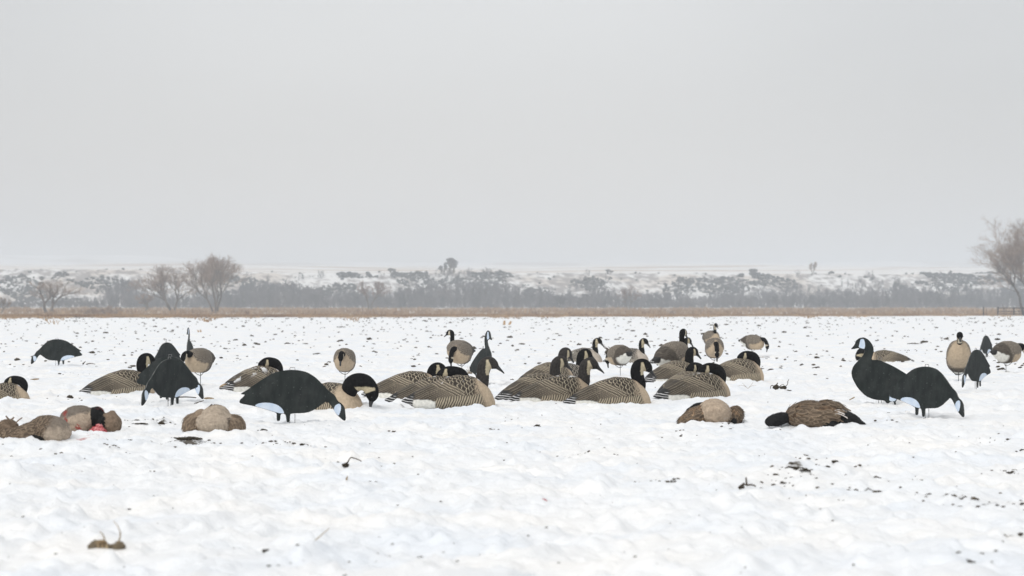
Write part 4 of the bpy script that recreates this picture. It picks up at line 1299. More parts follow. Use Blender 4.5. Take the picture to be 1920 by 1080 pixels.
d2 = dead_goose(160, 806, 0, [(-.045, .02, .084, .118, .12, .090, (0, -6, 0)), (.055, .03, .100, .058, .09, .068, (0, 24, 0)), (.100, -.01, .060, .030, .07, .055, (0, 18, 0)), (.148, .03, .062, .072, .09, .068, (0, 34, 0)),
                              (.155, .05, .118, .024, .03, .026, (0, 0, 0)), (-.110, -.01, .030, .060, .08, .034, (0, 0, 0))],
           'bloodied dead goose behind the lower left one, black neck and red wound', paint_d2,
           [(.135, .0, .13, .06, .022, (0, 20, 20), BR), (-.09, -.10, .02, .09, .028, (0, 0, -170), BR * 1.2)], flow=(.5, 0, -1))
acc = Acc()
for (cx, cy, cz, r) in [(.085, -.075, .030, .034), (.110, -.080, .026, .028), (.062, -.080, .022, .024), (.098, -.072, .052, .022), (.125, -.07, .020, .02)]:
    V, Fc = ICO3
    r *= .82
    acc.add(V * (r * (1 + .35 * noise3(V, 3.0, 3, 2)))[:, None] * [1.2, .8, .9] + [cx, cy, cz], Fc)
link('wound', new_mesh('wound', np.vstack(acc.v), np.vstack(acc.f), M['flesh']), d2)

# ------------------------------------------------------------------ clods, straw, sticks
def clod_mesh(seed, flat=0.55, sub=2):
    V, Fc = (ICO3, ICO2, ICO1)[2 - sub] if sub < 2 else ICO3
    r = 1 + 0.55 * noise3(V, 1.3, seed, 3) + 0.25 * noise3(V, 3.7, seed + 9, 2)
    W = V * r[:, None] * [1.0, 0.75, flat]
    return W, Fc
CL = [clod_mesh(s, 0.45 + 0.12 * (s % 3)) for s in range(8)]
CLR = [new_mesh('root_ball', v, f_, M['root'], smooth=False) for v, f_ in CL]
CLM = [new_mesh('clod', v, f_, M['soil'], smooth=False) for v, f_ in CL]

def heap_mesh(seed):
    rng = random.Random(seed)
    a_ = Acc()
    for k in range(26):
        V, Fc = CL[rng.randrange(8)]
        s = rng.uniform(.08, .30)
        x = rng.gauss(0, .42); y = rng.gauss(0, .4)
        a = rng.uniform(0, 6.28); ca, sa = math.cos(a), math.sin(a)
        R = np.array([[ca, -sa, 0], [sa, ca, 0], [0, 0, 1]])
        a_.add((V * s) @ R.T + [x, y, s * rng.uniform(-.1, .5) * max(0, 1 - x * x)], Fc)
    return a_.mesh('soil_heap', M['soil'], False)
HEAPS = [heap_mesh(s) for s in range(4)]

def clod(px, py, wpx, label=None, k=None, hk=1.0, group='dark soil clods on the snow'):
    x, y = ground_pt(px, py)
    s = wpx / 2 / (F / y)
    o = link('soil_clod', CLM[(k if k is not None else random.randrange(8)) % 8] if wpx < 15 else HEAPS[random.randrange(4)])
    if py > 760: s *= 1.2
    o.location = (x, y, gz(x, y) + s * (-.02 if wpx >= 15 else 0.12 if py < 760 else .25))
    o.scale = (s, s, s * hk * (1 if wpx < 15 else .62))
    o.rotation_euler = (0, 0, random.uniform(-.6, .6) + (math.pi if random.random() < .5 else 0))
    tag(o, label or 'small dark soil clod scattered on the far snow field', 'soil clod', group)
    return o

NAMED = [
    (1482, 888, 34, 'broken patch of bare soil in the right foreground, largest there'), (1508, 896, 18, 'streak of soil just below right of the largest broken patch'), (1470, 903, 16, 'low crumbling soil at the lower left of the largest broken patch'),
    (1515, 858, 17, 'lumpy soil clod right of centre in the foreground, above a speckled patch'), (1538, 866, 9, 'small clod just right of the lumpy foreground clod'),
    (1551, 884, 9, 'left one of two tiny clods touching end to end in the right foreground'), (1565, 882, 10, 'right one of two tiny clods touching end to end in the right foreground'),
    (1598, 916, 15, 'left end clod of a low row of soil in the right foreground'), (1643, 916, 20, 'brown clod at the right end of a low row of soil'),
    (1715, 907, 20, 'loose spiky clod in the right foreground between two others'), (1740, 924, 14, 'round dark clod below the spiky one in the right foreground'),
    (1785, 937, 12, 'thin flat clod lowest of the right foreground trail'), (1896, 881, 26, 'wide dark clod near the right edge of the foreground'),
    (1917, 838, 9, 'dark clod touching the right edge of the picture'), (1262, 907, 28, 'flat grey brown clod in the centre right foreground'),
    (1820, 1060, 14, 'blurred clod near the bottom right corner'), (1905, 997, 16, 'blurred clod at the right edge near the bottom'),
    (500, 1031, 14, 'small tan clod near the bottom left of the foreground'), (788, 1031, 12, 'grey clod near the bottom of the foreground left of centre'), (973, 1028, 12, 'grey clod near the bottom centre'),
    (303, 795, 12, 'round black clod right of the bloodied goose'), (265, 798, 26, 'long dark clod beside the bloodied goose'), (355, 824, 48, 'wide low heap of soil before the dead goose on its back'),
    (332, 828, 26, 'left end of the low soil heap before the dead goose'), (495, 806, 10, 'black clod under the tail of the largest black board'), (568, 835, 10, 'thin clod in front of the largest black board'),
    (441, 740, 24, 'brown root lump beside the tail of the largest black board', ), (158, 745, 11, 'grey clod between the tucked shell and black cluster'), (131, 745, 13, 'round grey clod on the left behind the dead geese'),
    (149, 745, 12, 'middle clod of three grey ones behind the dead geese'), (250, 686, 13, 'brown clod behind the shell decoy left of the cluster'), (288, 749, 9, 'grey pebble like clod under the beak of the cluster'),
    (772, 650, 20, 'forked brown clod behind the three overlapping shells, upper one'), (790, 684, 16, 'round brown clod behind the three overlapping shells, lower one'), (775, 687, 9, 'small pale clod left of the round brown one'),
    (1455, 729, 18, 'brown clump with a curled leaf right of the middle flock'), (1475, 729, 22, 'snowy soil lump beside the curled leaf clump'), (1427, 692, 16, 'dark clod right of the rightmost shell'), (1445, 695, 12, 'low clod right of the dark one by the rightmost shell'),
    (1530, 672, 16, 'dark flat clod right of the middle flock'), (1713, 644, 30, 'long brown clod above the right hand boards'), (1733, 642, 14, 'clod at the right end of the long brown one'),
    (1592, 676, 16, 'pale brown clod at the bill of the left facing shell decoy'), (1774, 637, 9, 'grey clod left of the upright decoy on the right'), (1684, 677, 8, 'dark clod under the tail of the left facing shell'), (1694, 677, 7, 'small clod right of another under the tail of the left facing shell'),
    (1913, 688, 10, 'square brown clod at the right edge under the standing decoy'), (1877, 692, 14, 'brown clod beside the stake of the edge decoy'), (1870, 649, 9, 'clod peeking over the board beside the edge decoy'),
    (1670, 771, 24, 'loose dark clod under the sentry board'), (1862, 722, 7, 'flat little clod on the snow below the right hand boards'), (1008, 799, 8, 'black speck like clod in the centre in front of the shells'),
    (979, 645, 12, 'triangular clod left of the middle flock at the back'), (970, 657, 9, 'clod below the triangular one left of the middle flock'), (1086, 646, 9, 'squat clod right of the far upright neck'), (1210, 627, 9, 'tall clod above the back shell decoys'),
    (960, 710, 8, 'small clod at the tail of the curved head shell'), (887, 654, 12, 'dark clod right of the tall necked board decoy'), (1240, 648, 10, 'grey clod behind the far upright headed shells'),
    (1320, 627, 12, 'grey clod left of the farthest standing decoy'), (545, 858, 0, None), (1300, 748, 9, 'small clod under the front row tucked shell'), (1086, 752, 10, 'dark tuft of soil under the brown headed shell'),
    (385, 655, 7, 'clod right of the edge on board'), (483, 645, 10, 'flat clod above the snow dusted shell, right'), (458, 648, 8, 'clod above the snow dusted shell, middle'), (422, 655, 10, 'clod above the snow dusted shell, left'),
]
for row in NAMED:
    if row[3]:
        clod(row[0], row[1], row[2], row[3], hk=random.uniform(.8, 1.1) )

# scattered clods: the larger ones singly
sc_pts = []
tries = 0
blocked = [(220, 640, 410, 760), (420, 670, 730, 800), (690, 615, 950, 770), (935, 620, 1440, 765), (1590, 625, 1720, 770), (1680, 600, 1920, 790), (40, 630, 160, 690)]
while len(sc_pts) < 240 and tries < 20000:
    tries += 1
    py = HZ + 13 + 110 * random.random() ** 1.9
    px = random.uniform(5, 1915)
    if any(a < px < c and b_ < py < d for a, b_, c, d in blocked if py > 640):
        continue
    if fbm(np.array([px * .014]), np.array([py * .09]), 401, 2)[0] < 0.12 - 0.35 * random.random():
        continue
    sc_pts.append((px, py))
sc_pts.sort(key=lambda p: -p[1])
for px, py in sc_pts:
    w = (4.0 + 7.0 * random.random() ** 2) * (0.62 + 0.010 * (py - 597))
    clod(px, py, min(w, 14), hk=random.uniform(.55, 1.0), group='small soil clods on the far snow field')

# the countless crumbs
acc = Acc()
V1, F1_ = ICO1
for k in range(1500):
    py = HZ + 12 + 95 * random.random() ** 2.0
    px = random.uniform(-60, 1980)
    x, y = ground_pt(px, py)
    s = random.uniform(1.0, 2.6) / (F / y) * (0.8 + .01 * (py - 597))
    r = 1 + .5 * RNG.standard_normal(len(V1)) * .5
    acc.add(V1 * r[:, None] * [s, s * .8, s * .5] + [x, y, gz(x, y) + .2 * s], F1_)
for k in range(520):
    py = HZ + 110 + 380 * random.random() ** 1.6
    px = random.uniform(-20, 1940)
    x, y = ground_pt(px, py)
    s = random.uniform(.0015, .0055)
    r = 1 + .5 * RNG.standard_normal(len(V1)) * .5
    acc.add(V1 * r[:, None] * [s * 1.3, s, s * .6] + [x, y, gz(x, y) + .2 * s], F1_)
for (bx_, by_, rx_, ry_, a_) in DIRT:
    x0, y0 = ground_pt(bx_, by_)
    for k in range(int((14 * a_ + 60 * rx_) * (1 if by_ < 1000 else .35))):
        x = x0 + random.gauss(0, rx_ * .8); y = y0 + random.gauss(0, ry_ * .7)
        s = random.uniform(.002, .009)
        r = 1 + .5 * RNG.standard_normal(len(V1)) * .5
        acc.add(V1 * r[:, None] * [s * 1.3, s, s * .6] + [x, y, gz(x, y) + .2 * s], F1_)
tag(link('soil_crumbs', acc.mesh('soil_crumbs', M['soil'], False)), 'dark soil crumbs strewn over the snow', kind='stuff')

def blade(p0, p1, sag, r0, r1, n=7, sides=5):
    p0 = np.array(p0, float); p1 = np.array(p1, float)
    t = np.linspace(0, 1, n)[:, None]
    P = p0 * (1 - t) + p1 * t + np.array(sag)[None, :] * (4 * t * (1 - t))
    return tube_geo(P, np.interp(t[:, 0], [0, 1], [r0, r1]), sides)

def tuft(name, px, py, blades, mat, label, cat, clods=()):
    x, y = ground_pt(px, py)
    root = empty(name, (x, y, gz(x, y)))
    tag(root, label, cat)
    for (p0, p1, sag, r0, r1) in blades:
        v, f_ = blade(p0, p1, sag, r0, r1)
        link('stalk', new_mesh('stalk', v, f_, M[mat]), root)
    for (cx, cy, cz, s, k) in clods:
        o = link('root_ball', (CLR if mat == 'straw' else CLM)[k], root)
        o.location = (cx, cy, cz); o.scale = (s, s, s)
    return root

tuft('corn_stubble', 200, 1026, [((-.005, 0, .01), (-.022, 0, .055), (.006, 0, .008), .0032, .0012), ((.028, 0, .01), (.022, 0, .088), (.018, 0, 0), .0032, .001), ((-.018, -.01, .03), (-.022, -.02, .004), (0, 0, 0), .005, .004),
                                 ((-.01, -.01, .03), (-.008, -.02, .0), (0, 0, 0), .005, .004), ((.0, -.01, .025), (.006, -.02, .0), (0, 0, 0), .005, .004), ((-.03, -.01, .018), (.0, -.02, .026), (0, 0, .004), .006, .005), ((.03, 0, .015), (.045, 0, .022), (0, 0, .004), .005, .003)],
     'straw', 'uprooted corn stub with two curved stalks in the bottom left foreground', 'corn stub', [(-.030, 0, .010, .026, 2), (.000, 0, .008, .022, 3), (.038, 0, .010, .020, 5)])
tuft('straw_stalk', 600, 1022, [((-.030, 0, .004), (.030, 0, .055), (-.006, 0, -.006), .0028, .0012)], 'straw', 'single pale straw stalk leaning in the bottom foreground', 'straw')
tuft('bent_stick', 662, 872, [((-.03, 0, .005), (-.010, 0, .040), (0, 0, .004), .0035, .003), ((-.010, 0, .040), (.040, 0, .022), (0, 0, .003), .003, .0025), ((-.05, 0, .004), (-.02, 0, .020), (0, 0, .0), .004, .003)], 'twig', 'bent dark stick with snow on it, left of centre foreground', 'stick', [(-.035, 0, .004, .016, 1)])
tuft('curved_twig', 710, 862, [((-.03, 0, .008), (.02, 0, .004), (0, 0, -.006), .003, .002)], 'twig', 'short curved twig right of the bent stick', 'twig')
tuft('forked_twig', 1400, 924, [((-.03, 0, .004), (.0, 0, .012), (0, 0, .004), .004, .003), ((.0, 0, .008), (-.003, 0, .042), (0, 0, 0), .0042, .003), ((.0, 0, .010), (.036, 0, .006), (0, 0, .004), .004, .003), ((-.01, 0, .02), (-.035, 0, .0), (0, 0, .0), .003, .003)],
     'twig', 'small forked dark twig standing in the centre right foreground', 'twig', [(-.02, 0, .002, .012, 4)])
tuft('twig_stub', 1597, 752, [((-.02, 0, .010), (.022, 0, .034), (0, 0, 0), .0042, .0055)], 'straw', 'short brown stub pointing up beside the tail of the dead goose', 'twig')
tuft('dry_grass_tuft', 880, 701, [((0, 0, 0), (-.04, .0, .06), (0, 0, .01), .003, .001), ((.0, 0, 0), (-.02, .0, .09), (0, 0, .0), .003, .001), ((0, 0, 0), (.0, .0, .10), (.004, 0, .0), .003, .001), ((0, 0, 0), (.03, .0, .08), (0, 0, .01), .003, .001), ((.01, 0, 0), (.05, .0, .05), (0, 0, .01), .003, .001),
                                   ((.01, 0, 0), (.06, .0, .02), (0, 0, .01), .004, .001), ((-.01, 0, 0), (-.05, .0, .02), (0, 0, .01), .004, .001)], 'straw', 'dry grass tuft between the grey standing decoy and the narrow board', 'grass tuft', [(.0, 0, .01, .03, 3)])
tuft('dry_grass_tuft', 1402, 727, [((0, 0, 0), (-.10, .0, .02), (0, 0, .02), .0015, .001), ((.0, 0, 0), (-.05, .0, .05), (0, 0, .0), .0015, .001), ((0, 0, 0), (.05, .0, .06), (.004, 0, .0), .0015, .001), ((0, 0, 0), (.08, .0, .03), (0, 0, .01), .0015, .001)], 'straw', 'thin reddish weed lying before the rightmost shell decoy', 'weed')
tuft('leaf_clump', 1462, 731, [((-.05, 0, .02), (-.085, 0, .0), (-.01, 0, .02), .005, .003), ((-.04, 0, .01), (-.02, 0, .055), (0, 0, 0), .010, .004), ((.02, 0, .01), (.075, 0, .06), (.01, 0, -.01), .004, .003), ((.07, 0, .06), (.085, 0, .09), (0, 0, 0), .004, .002), ((-.01, 0, .01), (.04, 0, .04), (0, 0, .01), .004, .002)],
     'twig', 'curled brown leaf and stalks standing right of the middle flock', 'dead leaf', [(-.035, 0, .015, .030, 2), (.03, 0, .008, .030, 5)])
tuft('flat_stick', 357, 747, [((-.10, 0, .012), (.05, 0, .008), (0, 0, .004), .006, .004)], 'twig', 'flat dark stick on the snow right of the cluster legs', 'stick')
tuft('short_stick', 374, 755, [((-.04, 0, .004), (.035, 0, .030), (0, 0, .0), .006, .003)], 'twig', 'short slanting stick just in front of the black cluster', 'stick')
tuft('flat_stick', 1424, 672, [((-.14, 0, .008), (.16, 0, .018), (0, 0, .004), .005, .003)], 'twig', 'thin stick lying beside the small lone feeding decoy', 'stick')
tuft('thin_twig', 1105, 688, [((0, 0, 0), (.02, 0, .05), (0, 0, 0), .003, .002)], 'twig', 'tiny upright twig behind the middle row shells', 'twig')
tuft('corn_husk', 424, 733, [((-.05, 0, .01), (.03, 0, .03), (0, 0, .02), .018, .012)], 'straw', 'pale corn husk at the tail of the snow dusted shell', 'corn husk')
tuft('corn_husk', 68, 711, [((-.06, 0, .006), (.07, 0, .004), (0, 0, .004), .014, .006), ((-.04, 0, .01), (.03, .02, .02), (0, 0, .004), .010, .004)], 'straw', 'tan corn husk lying right of the shell cut by the edge', 'corn husk')
tuft('corn_husk', 390, 743, [((-.05, 0, .006), (.05, 0, .012), (0, 0, .01), .010, .008)], 'straw', 'reddish husk lying right of the black cluster', 'corn husk')
tuft('corn_husk', 162, 631 + 53, [((-.05, 0, .0), (-.01, 0, .04), (0, 0, .0), .012, .004), ((0, 0, .0), (.12, 0, .0), (0, 0, .01), .008, .004)], 'twig', 'brown husk sliver right of the far left board', 'corn husk')
tuft('corn_husk', 650, 907 + 4, [((0, 0, 0), (.004, 0, .016), (0, 0, 0), .005, .002)], 'straw', 'tiny orange husk flake in the left foreground', 'corn husk')
x0, y0 = ground_pt(1147, 668)
tuft('grassy_clump', 1146, 668, [((random.uniform(-.06, .06), 0, .05), (random.uniform(-.14, .16), 0, random.uniform(.06, .17)), (0, 0, .01), .010, .004) for _ in range(14)], 'twig', 'shaggy brown clump just behind the white bellied feeding decoy', 'grass clump', [(0, 0, .06, .10, 6)])

# ------------------------------------------------------------------ trees
def grow(rng, height, spread, trunks, depth, r0, up=0.55, twig=1.0, lean=(0, 0), first=0.22, nsplit=(2, 4)):
    """recursive limbs; returns trunk segments and twig segments as arrays (p0,p1,r0,r1)"""
    big, fine_ = [], []
    def rec(p, d, length, r, lvl):
        n = 3 if lvl < 3 else 2
        q = p.copy(); dirv = d.copy()
        for k in range(n):
            dirv = dirv + rng.normal(0, 0.10 + .03 * lvl, 3); dirv[2] += 0.05 * up
            dirv /= np.linalg.norm(dirv)
            q2 = q + dirv * length / n
            ra = r * (1 - 0.30 * k / n); rb = r * (1 - 0.30 * (k + 1) / n)
            (big if lvl < 4 else fine_).append((q, q2, ra, rb))
            if lvl >= 1 and lvl < depth and rng.random() < 0.85:
                rec(q2, side(dirv, 0.75), length * rng.uniform(.40, .62), rb * .5, lvl + 2 if lvl < depth - 1 else depth)
            q = q2
        if lvl < depth:
            for _ in range(rng.integers(*nsplit)):
                rec(q, side(dirv, 0.42), length * rng.uniform(.62, .86), r * .60, lvl + 1)
    def side(d, amt):
        v = rng.normal(0, 1, 3); v -= v @ d * d; v /= np.linalg.norm(v)
        o = d + v * amt * rng.uniform(.5, 1.2) * spread
        o[2] += 0.18 * up
        return o / np.linalg.norm(o)
    for t in range(trunks):
        ang = 2 * np.pi * t / max(trunks, 1) + rng.uniform(-.4, .4)
        tilt = (0.30 if trunks > 1 else 0.05) * spread
        d = np.array([math.cos(ang) * tilt + lean[0], math.sin(ang) * tilt + lean[1], 1.0]); d /= np.linalg.norm(d)
        rec(np.array([math.cos(ang) * r0 * .5 * (trunks > 1), math.sin(ang) * r0 * .5 * (trunks > 1), -0.3]), d, height * first * rng.uniform(.9, 1.15), r0 * (0.75 if trunks > 1 else 1.0), 0)
    return big, fine_

def seg_mesh(segs, sides, minr=0.0):
    P0 = np.array([s[0] for s in segs]); P1 = np.array([s[1] for s in segs])
    R0 = np.maximum(np.array([s[2] for s in segs]), minr); R1 = np.maximum(np.array([s[3] for s in segs]), minr * .7)
    T = P1 - P0; T /= np.linalg.norm(T, axis=1)[:, None] + 1e-9
    ref = np.where(np.abs(T[:, 2:3]) < .9, np.array([[0, 0, 1.0]]), np.array([[1.0, 0, 0]]))
    A = np.cross(T, ref); A /= np.linalg.norm(A, axis=1)[:, None]; B = np.cross(T, A)
    th = np.linspace(0, 2 * np.pi, sides, endpoint=False)
    ring = np.cos(th)[None, :, None] * A[:, None] + np.sin(th)[None, :, None] * B[:, None]
    V = np.concatenate([P0[:, None] + ring * R0[:, None, None], P1[:, None] + ring * R1[:, None, None]], 1)
    n = len(segs); base = (np.arange(n) * 2 * sides)[:, None]
    j = np.arange(sides); jn = (j + 1) % sides
    Fq = np.stack([base + j, base + jn, base + sides + jn, base + sides + j], -1).reshape(-1, 4)
    return V.reshape(-1, 3), Fq

def bg_pos(px, Y):
    return (px - 960.0) / F * Y

def tree(px, Y, top_py, label, seed, spread=1.0, trunks=1, depth=6, r0=None, mat='twigs', lean=(0, 0), zb=None, up=.55, first=.22, width_px=None, minr=.012, name='bare_tree', nsplit=(2, 4)):
    x = bg_pos(px, Y)
    zb = gz(x, Y) if zb is None else zb
    H = (HZ - top_py) / F * Y + CAM_H - zb
    rng = np.random.default_rng(seed)
    big, fn = grow(rng, H, spread, trunks, depth, r0 or H * .022, up, 1.0, lean, first, nsplit)
    allz = np.array([s[1][2] for s in big + fn])
    k = H / np.percentile(allz, 99.7)
    kx = k
    if width_px:
        ax_ = np.array([s[1][0] for s in big + fn])
        kx = (width_px / F * Y) / (np.percentile(ax_, 99) - np.percentile(ax_, 1))
    S = np.array([kx, kx, k])
    root = empty(name, (x, Y, zb))
    tag(root, label, 'tree', 'bare winter trees beyond the field')
    v, f_ = seg_mesh(big, 7, minr)
    link('trunk', new_mesh('trunk', v * S, f_, M['bark']), root)
    v, f_ = seg_mesh(fn, 3, minr)
    link('crown', new_mesh('crown', v * S, f_, M[mat], smooth=False), root)
    return root

tree(404, 540, 478, 'tallest bare cottonwood left of centre with a broad fan of several trunks', 5, .95, 4, 6, .24, width_px=104, up=.9, minr=.008, nsplit=(2, 5))
tree(322, 560, 497, 'bare cottonwood with two trunks just left of the tallest one', 12, 1.0, 3, 6, .22, width_px=138, up=.75, minr=.009, nsplit=(2, 5))
tree(92, 520, 524, 'low bare tree with a round crown near the left edge', 23, 1.05, 2, 6, .24, width_px=96, up=.5, minr=.009)
tree(2, 520, 556, 'bare bush tree cut by the left edge of the picture', 24, 1.05, 2, 5, .16, width_px=30, minr=.02)
tree(274, 640, 552, 'small faint bare tree left of the two trunk cottonwood', 31, 1.0, 1, 5, .16, width_px=34, minr=.03)
tree(694, 700, 527, 'solitary faint bare tree before the woods left of centre', 37, 1.0, 2, 6, .22, width_px=62, mat='twigs_red', minr=.022)
tree(1178, 700, 534, 'solitary faint bare tree before the woods right of centre', 41, .9, 2, 6, .22, width_px=44, mat='twigs_red', minr=.022)
tree(1921, 405, 452, 'leaning bare tree at the right edge beside the rail fence', 44, .95, 1, 7, .18, lean=(-.28, 0), width_px=118, up=.7, first=.34, minr=.006, mat='twigs', nsplit=(2, 5))
tree(1955, 398, 408, 'taller bare tree just outside the right edge, its branches reaching in', 52, 1.0, 2, 7, .30, lean=(-.12, 0), width_px=165, up=.75, first=.26, minr=.006, nsplit=(2, 5))
# on the bluff
def on_hill(px, Y):
    x = bg_pos(px, Y)
    return float(hill_h(np.array([x]), np.array([Y]))[0])
tree(847, 1100, 484, 'dark tree standing on the skyline of the bluff left of centre', 61, .9, 2, 5, .3, zb=on_hill(847, 1100), width_px=20, mat='woods', minr=.06, first=.10, nsplit=(2, 5))
tree(829, 1105, 494, 'small tree on the bluff skyline beside the dark one', 62, 1.1, 3, 5, .2, zb=on_hill(829, 1105), width_px=16, mat='woods', minr=.05, first=.10)
tree(1524, 1078, 491, 'slim pale tree on the upper slope of the bluff at the right', 63, .8, 2, 6, .2, zb=on_hill(1524, 1078), width_px=15, mat='twigs', minr=.035, first=.12)
for i_, (px_, tp) in enumerate([(1412, 504), (735, 503), (1142, 505)]):
    tree(px_, 1075, tp, ['squat dark shrub tree on the crest of the bluff right of centre', 'small dark shrub tree on the crest above the lone left tree', 'small dark shrub tree on the crest near the middle'][i_], 70 + i_, 1.2, 2, 5, .2, zb=on_hill(px_, 1075), width_px=14, mat='scrub', minr=.12)

# woods along the foot of the bluff: one mass of bare crowns
tops = np.array([(-100, 562), (0, 561), (60, 566), (115, 561), (170, 560), (208, 553), (214, 522), (250, 524), (262, 545), (300, 552), (430, 545), (470, 532), (520, 528), (565, 527), (600, 540), (625, 553), (650, 548), (690, 543),
                 (760, 545), (790, 533), (840, 530), (900, 527), (960, 532), (1010, 545), (1100, 548), (1140, 541), (1165, 545), (1200, 545), (1250, 552), (1320, 552), (1360, 545), (1440, 545), (1520, 546), (1640, 541), (1720, 540), (1860, 542), (2050, 540)])
protos = []
for s in range(10):
    rng = np.random.default_rng(100 + s)
    big, fn = grow(rng, 1.0, 1.0, 1 + s % 2, 5, .020, .6, 1, (0, 0), .22, (2, 3))
    v, f_ = seg_mesh([(a, b_, c, d) for a, b_, c, d in big + fn], 3, .0045)
    print('proto faces', len(f_))
    v[:, 2] = np.maximum(v[:, 2], 0)
    v[:, 2] /= np.percentile(v[:, 2], 99.5)
    v[:, :2] *= 0.42 / np.percentile(np.abs(v[:, 0]), 98)
    protos.append((v, f_))
acc = Acc()
for k in range(760):
    px = -70 + 2060 * (k + random.random()) / 760
    Y = random.uniform(930, 1000)
    if k % 3 == 0: Y = random.uniform(860, 925)
    top = np.interp(px, tops[:, 0], tops[:, 1]) + random.gauss(2, 4)
    if k % 3 == 0: top = max(top, 553 + random.gauss(2, 3))
    x = bg_pos(px, Y); zb = max(gz(x, Y), float(hill_h(np.array([x]), np.array([Y]))[0]))
    H = (HZ - top) / F * Y + CAM_H - zb
    if H < 1.5: H = random.uniform(1.5, 3)
    v, f_ = protos[k % 10]
    a = random.uniform(0, 6.28)
    R = np.array([[math.cos(a), -math.sin(a), 0], [math.sin(a), math.cos(a), 0], [0, 0, 1]])
    wd = H * random.uniform(.85, 1.25) if H > 4 else 4.5
    acc.add((v * [wd, wd, H]) @ R.T + [x, Y, zb], f_)
tag(link('distant_woods', acc.mesh('distant_woods', M['woods'], False)), 'grey mass of bare woodland along the foot of the bluff', kind='stuff')

# brush creeping up the gullies
acc = Acc()
n_ = 3200
cxx = RNG.uniform(-245, 245, n_); cyy = RNG.uniform(985, 1075, n_)
zz_ = hill_h(cxx, cyy); tt_ = zz_ / 18.0
gl_ = fbm(cxx * .017 + 9, tt_ * 1.6, 511, 3, .6)
kp = (gl_ + 0.75 * (0.50 - tt_) > 0.10) & (tt_ < .93) & (cxx > -150 + 60 * gl_)
kp |= (RNG.uniform(0, 1, n_) < .03) & (tt_ < .9)
for i_k, (x, y, z) in enumerate(zip(cxx[kp][:1500], cyy[kp][:1500], zz_[kp][:1500])):
    v, f_ = protos[i_k % 10]
    H = random.uniform(1.4, 4.2)
    a = random.uniform(0, 6.28)
    R = np.array([[math.cos(a), -math.sin(a), 0], [math.sin(a), math.cos(a), 0], [0, 0, 1]])
    nf = max(8, int(len(f_) * .35)); sel = f_[::3]
    acc.add((v * [H * 1.5, H * 1.5, H]) @ R.T + [x, y, z], sel)
tag(link('slope_brush', acc.mesh('slope_brush', M['woods'], False)), 'grey leafless brush creeping up the gullies of the bluff', kind='stuff')

# scrub on the bluff
acc = Acc()
nb = 0
def bush(x, y, z, s, hs):
    V, Fc = ICO1
    n = 4
    for k in range(n):
        a = random.uniform(0, 6.28); rr = s * random.uniform(0, .7)
        q = s * random.uniform(.30, .55)
        r = 1 + .35 * RNG.standard_normal(len(V))
        acc.add(V * r[:, None] * [q, q, q * hs] + [x + rr * math.cos(a), y + rr * math.sin(a), z + s * hs * random.uniform(.15, .8)], Fc)
cand = RNG.uniform(0, 1, (30000, 2))
cx_ = (cand[:, 0] * 2 - 1) * 250
cy_ = 990 + cand[:, 1] * 100
hz_ = hill_h(cx_, cy_)
tt = hz_ / 18.0
rid = 1 - 3.4 * np.abs(fbm(cx_ * .020 - tt * .8 + 3, tt * 1.1 + cx_ * .007, 521, 2, .5))
dens = 0.26 * rid + 0.60 * fbm(cx_ * .030 + 3, tt * 2.2 + cx_ * .02, 501, 2, .55) + 0.30 * fbm(cx_ * .10, tt * 6.5 + cx_ * .05, 505, 2, .6)
gsl = (hill_h(cx_ + 3, cy_) - hill_h(cx_ - 3, cy_)) / 6
keep = (dens + 0.16 * np.clip(.5 - tt, -1, .5) + 0.8 * gsl > 0.12) & (tt > .12) & (tt < .98)
keep |= (RNG.uniform(0, 1, len(cx_)) < .006) & (tt > .2) & (cy_ < 1085)
for x, y, z in zip(cx_[keep][:9500], cy_[keep][:9500], hz_[keep][:9500]):
    bush(x, y, z, random.uniform(.35, 1.05) * (1.0 if random.random() < .85 else 1.5), random.uniform(.5, 1.0))
tag(link('hillside_scrub', acc.mesh('hillside_scrub', M['scrub'], False)), 'dark juniper scrub filling the gullies of the snowy bluff', kind='stuff')

# meadow grass between field and woods
acc = Acc()
def grass_tufts(n, fn_y, hmin, hmax, wmin=.15, wmax=.35):
    for k in range(n):
        px = random.uniform(-60, 1980)
        Y = fn_y(px)
        x = bg_pos(px, Y)
        z = gz(x, Y)
        h = random.uniform(hmin, hmax); w = random.uniform(wmin, wmax)
        V = []; Fq = []
        for q in range(3):
            a = random.uniform(0, 6.28); lx = random.gauss(0, .5) * w; ly = random.gauss(0, .5) * w
            dx, dy = math.cos(a) * w * .22, math.sin(a) * w * .22
            b0 = len(V)
            V += [[x + lx - dx, Y + ly - dy, z - .05], [x + lx + dx, Y + ly + dy, z - .05], [x + lx + dx * .6 + lx * .5, Y + ly + dy * .6, z + h * random.uniform(.7, 1)], [x + lx - dx * .8 + lx * .5, Y + ly - dy, z + h * random.uniform(.6, 1)]]
            Fq.append([b0, b0 + 1, b0 + 2, b0 + 3])
        acc.add(np.array(V), np.array(Fq))
def edge_for(px):
    Y = 330.0
    for _ in range(4):
        Y = float(edge_y(np.array([bg_pos(px, Y)]))[0])
    return max(Y, 220)
_ed = {p: edge_for(p) for p in range(-80, 2000, 10)}
ef = lambda px: _ed[int(px // 10) * 10]
_gz_fast = gz
def gz(x, y):
    return max(0.0, (y - 460)) * 0.0046 if y > 150 else _gz_fast(x, y)
grass_tufts(9000, lambda px: ef(px) + abs(random.gauss(0, 22)), .15, .42)
grass_tufts(1800, lambda px: ef(px) - abs(random.gauss(0, 26)) * max(0, .3 + math.sin(px * .021) + math.sin(px * .067 + 1)), .10, .30)
grass_tufts(9000, lambda px: ef(px) + random.random() ** 1.4 * 480, .15, .45, .3, .6)
grass_tufts(2600, lambda px: 470 + 330 * random.random() + 60 * math.sin(px * .05), .35, .95, .5, 1.1)
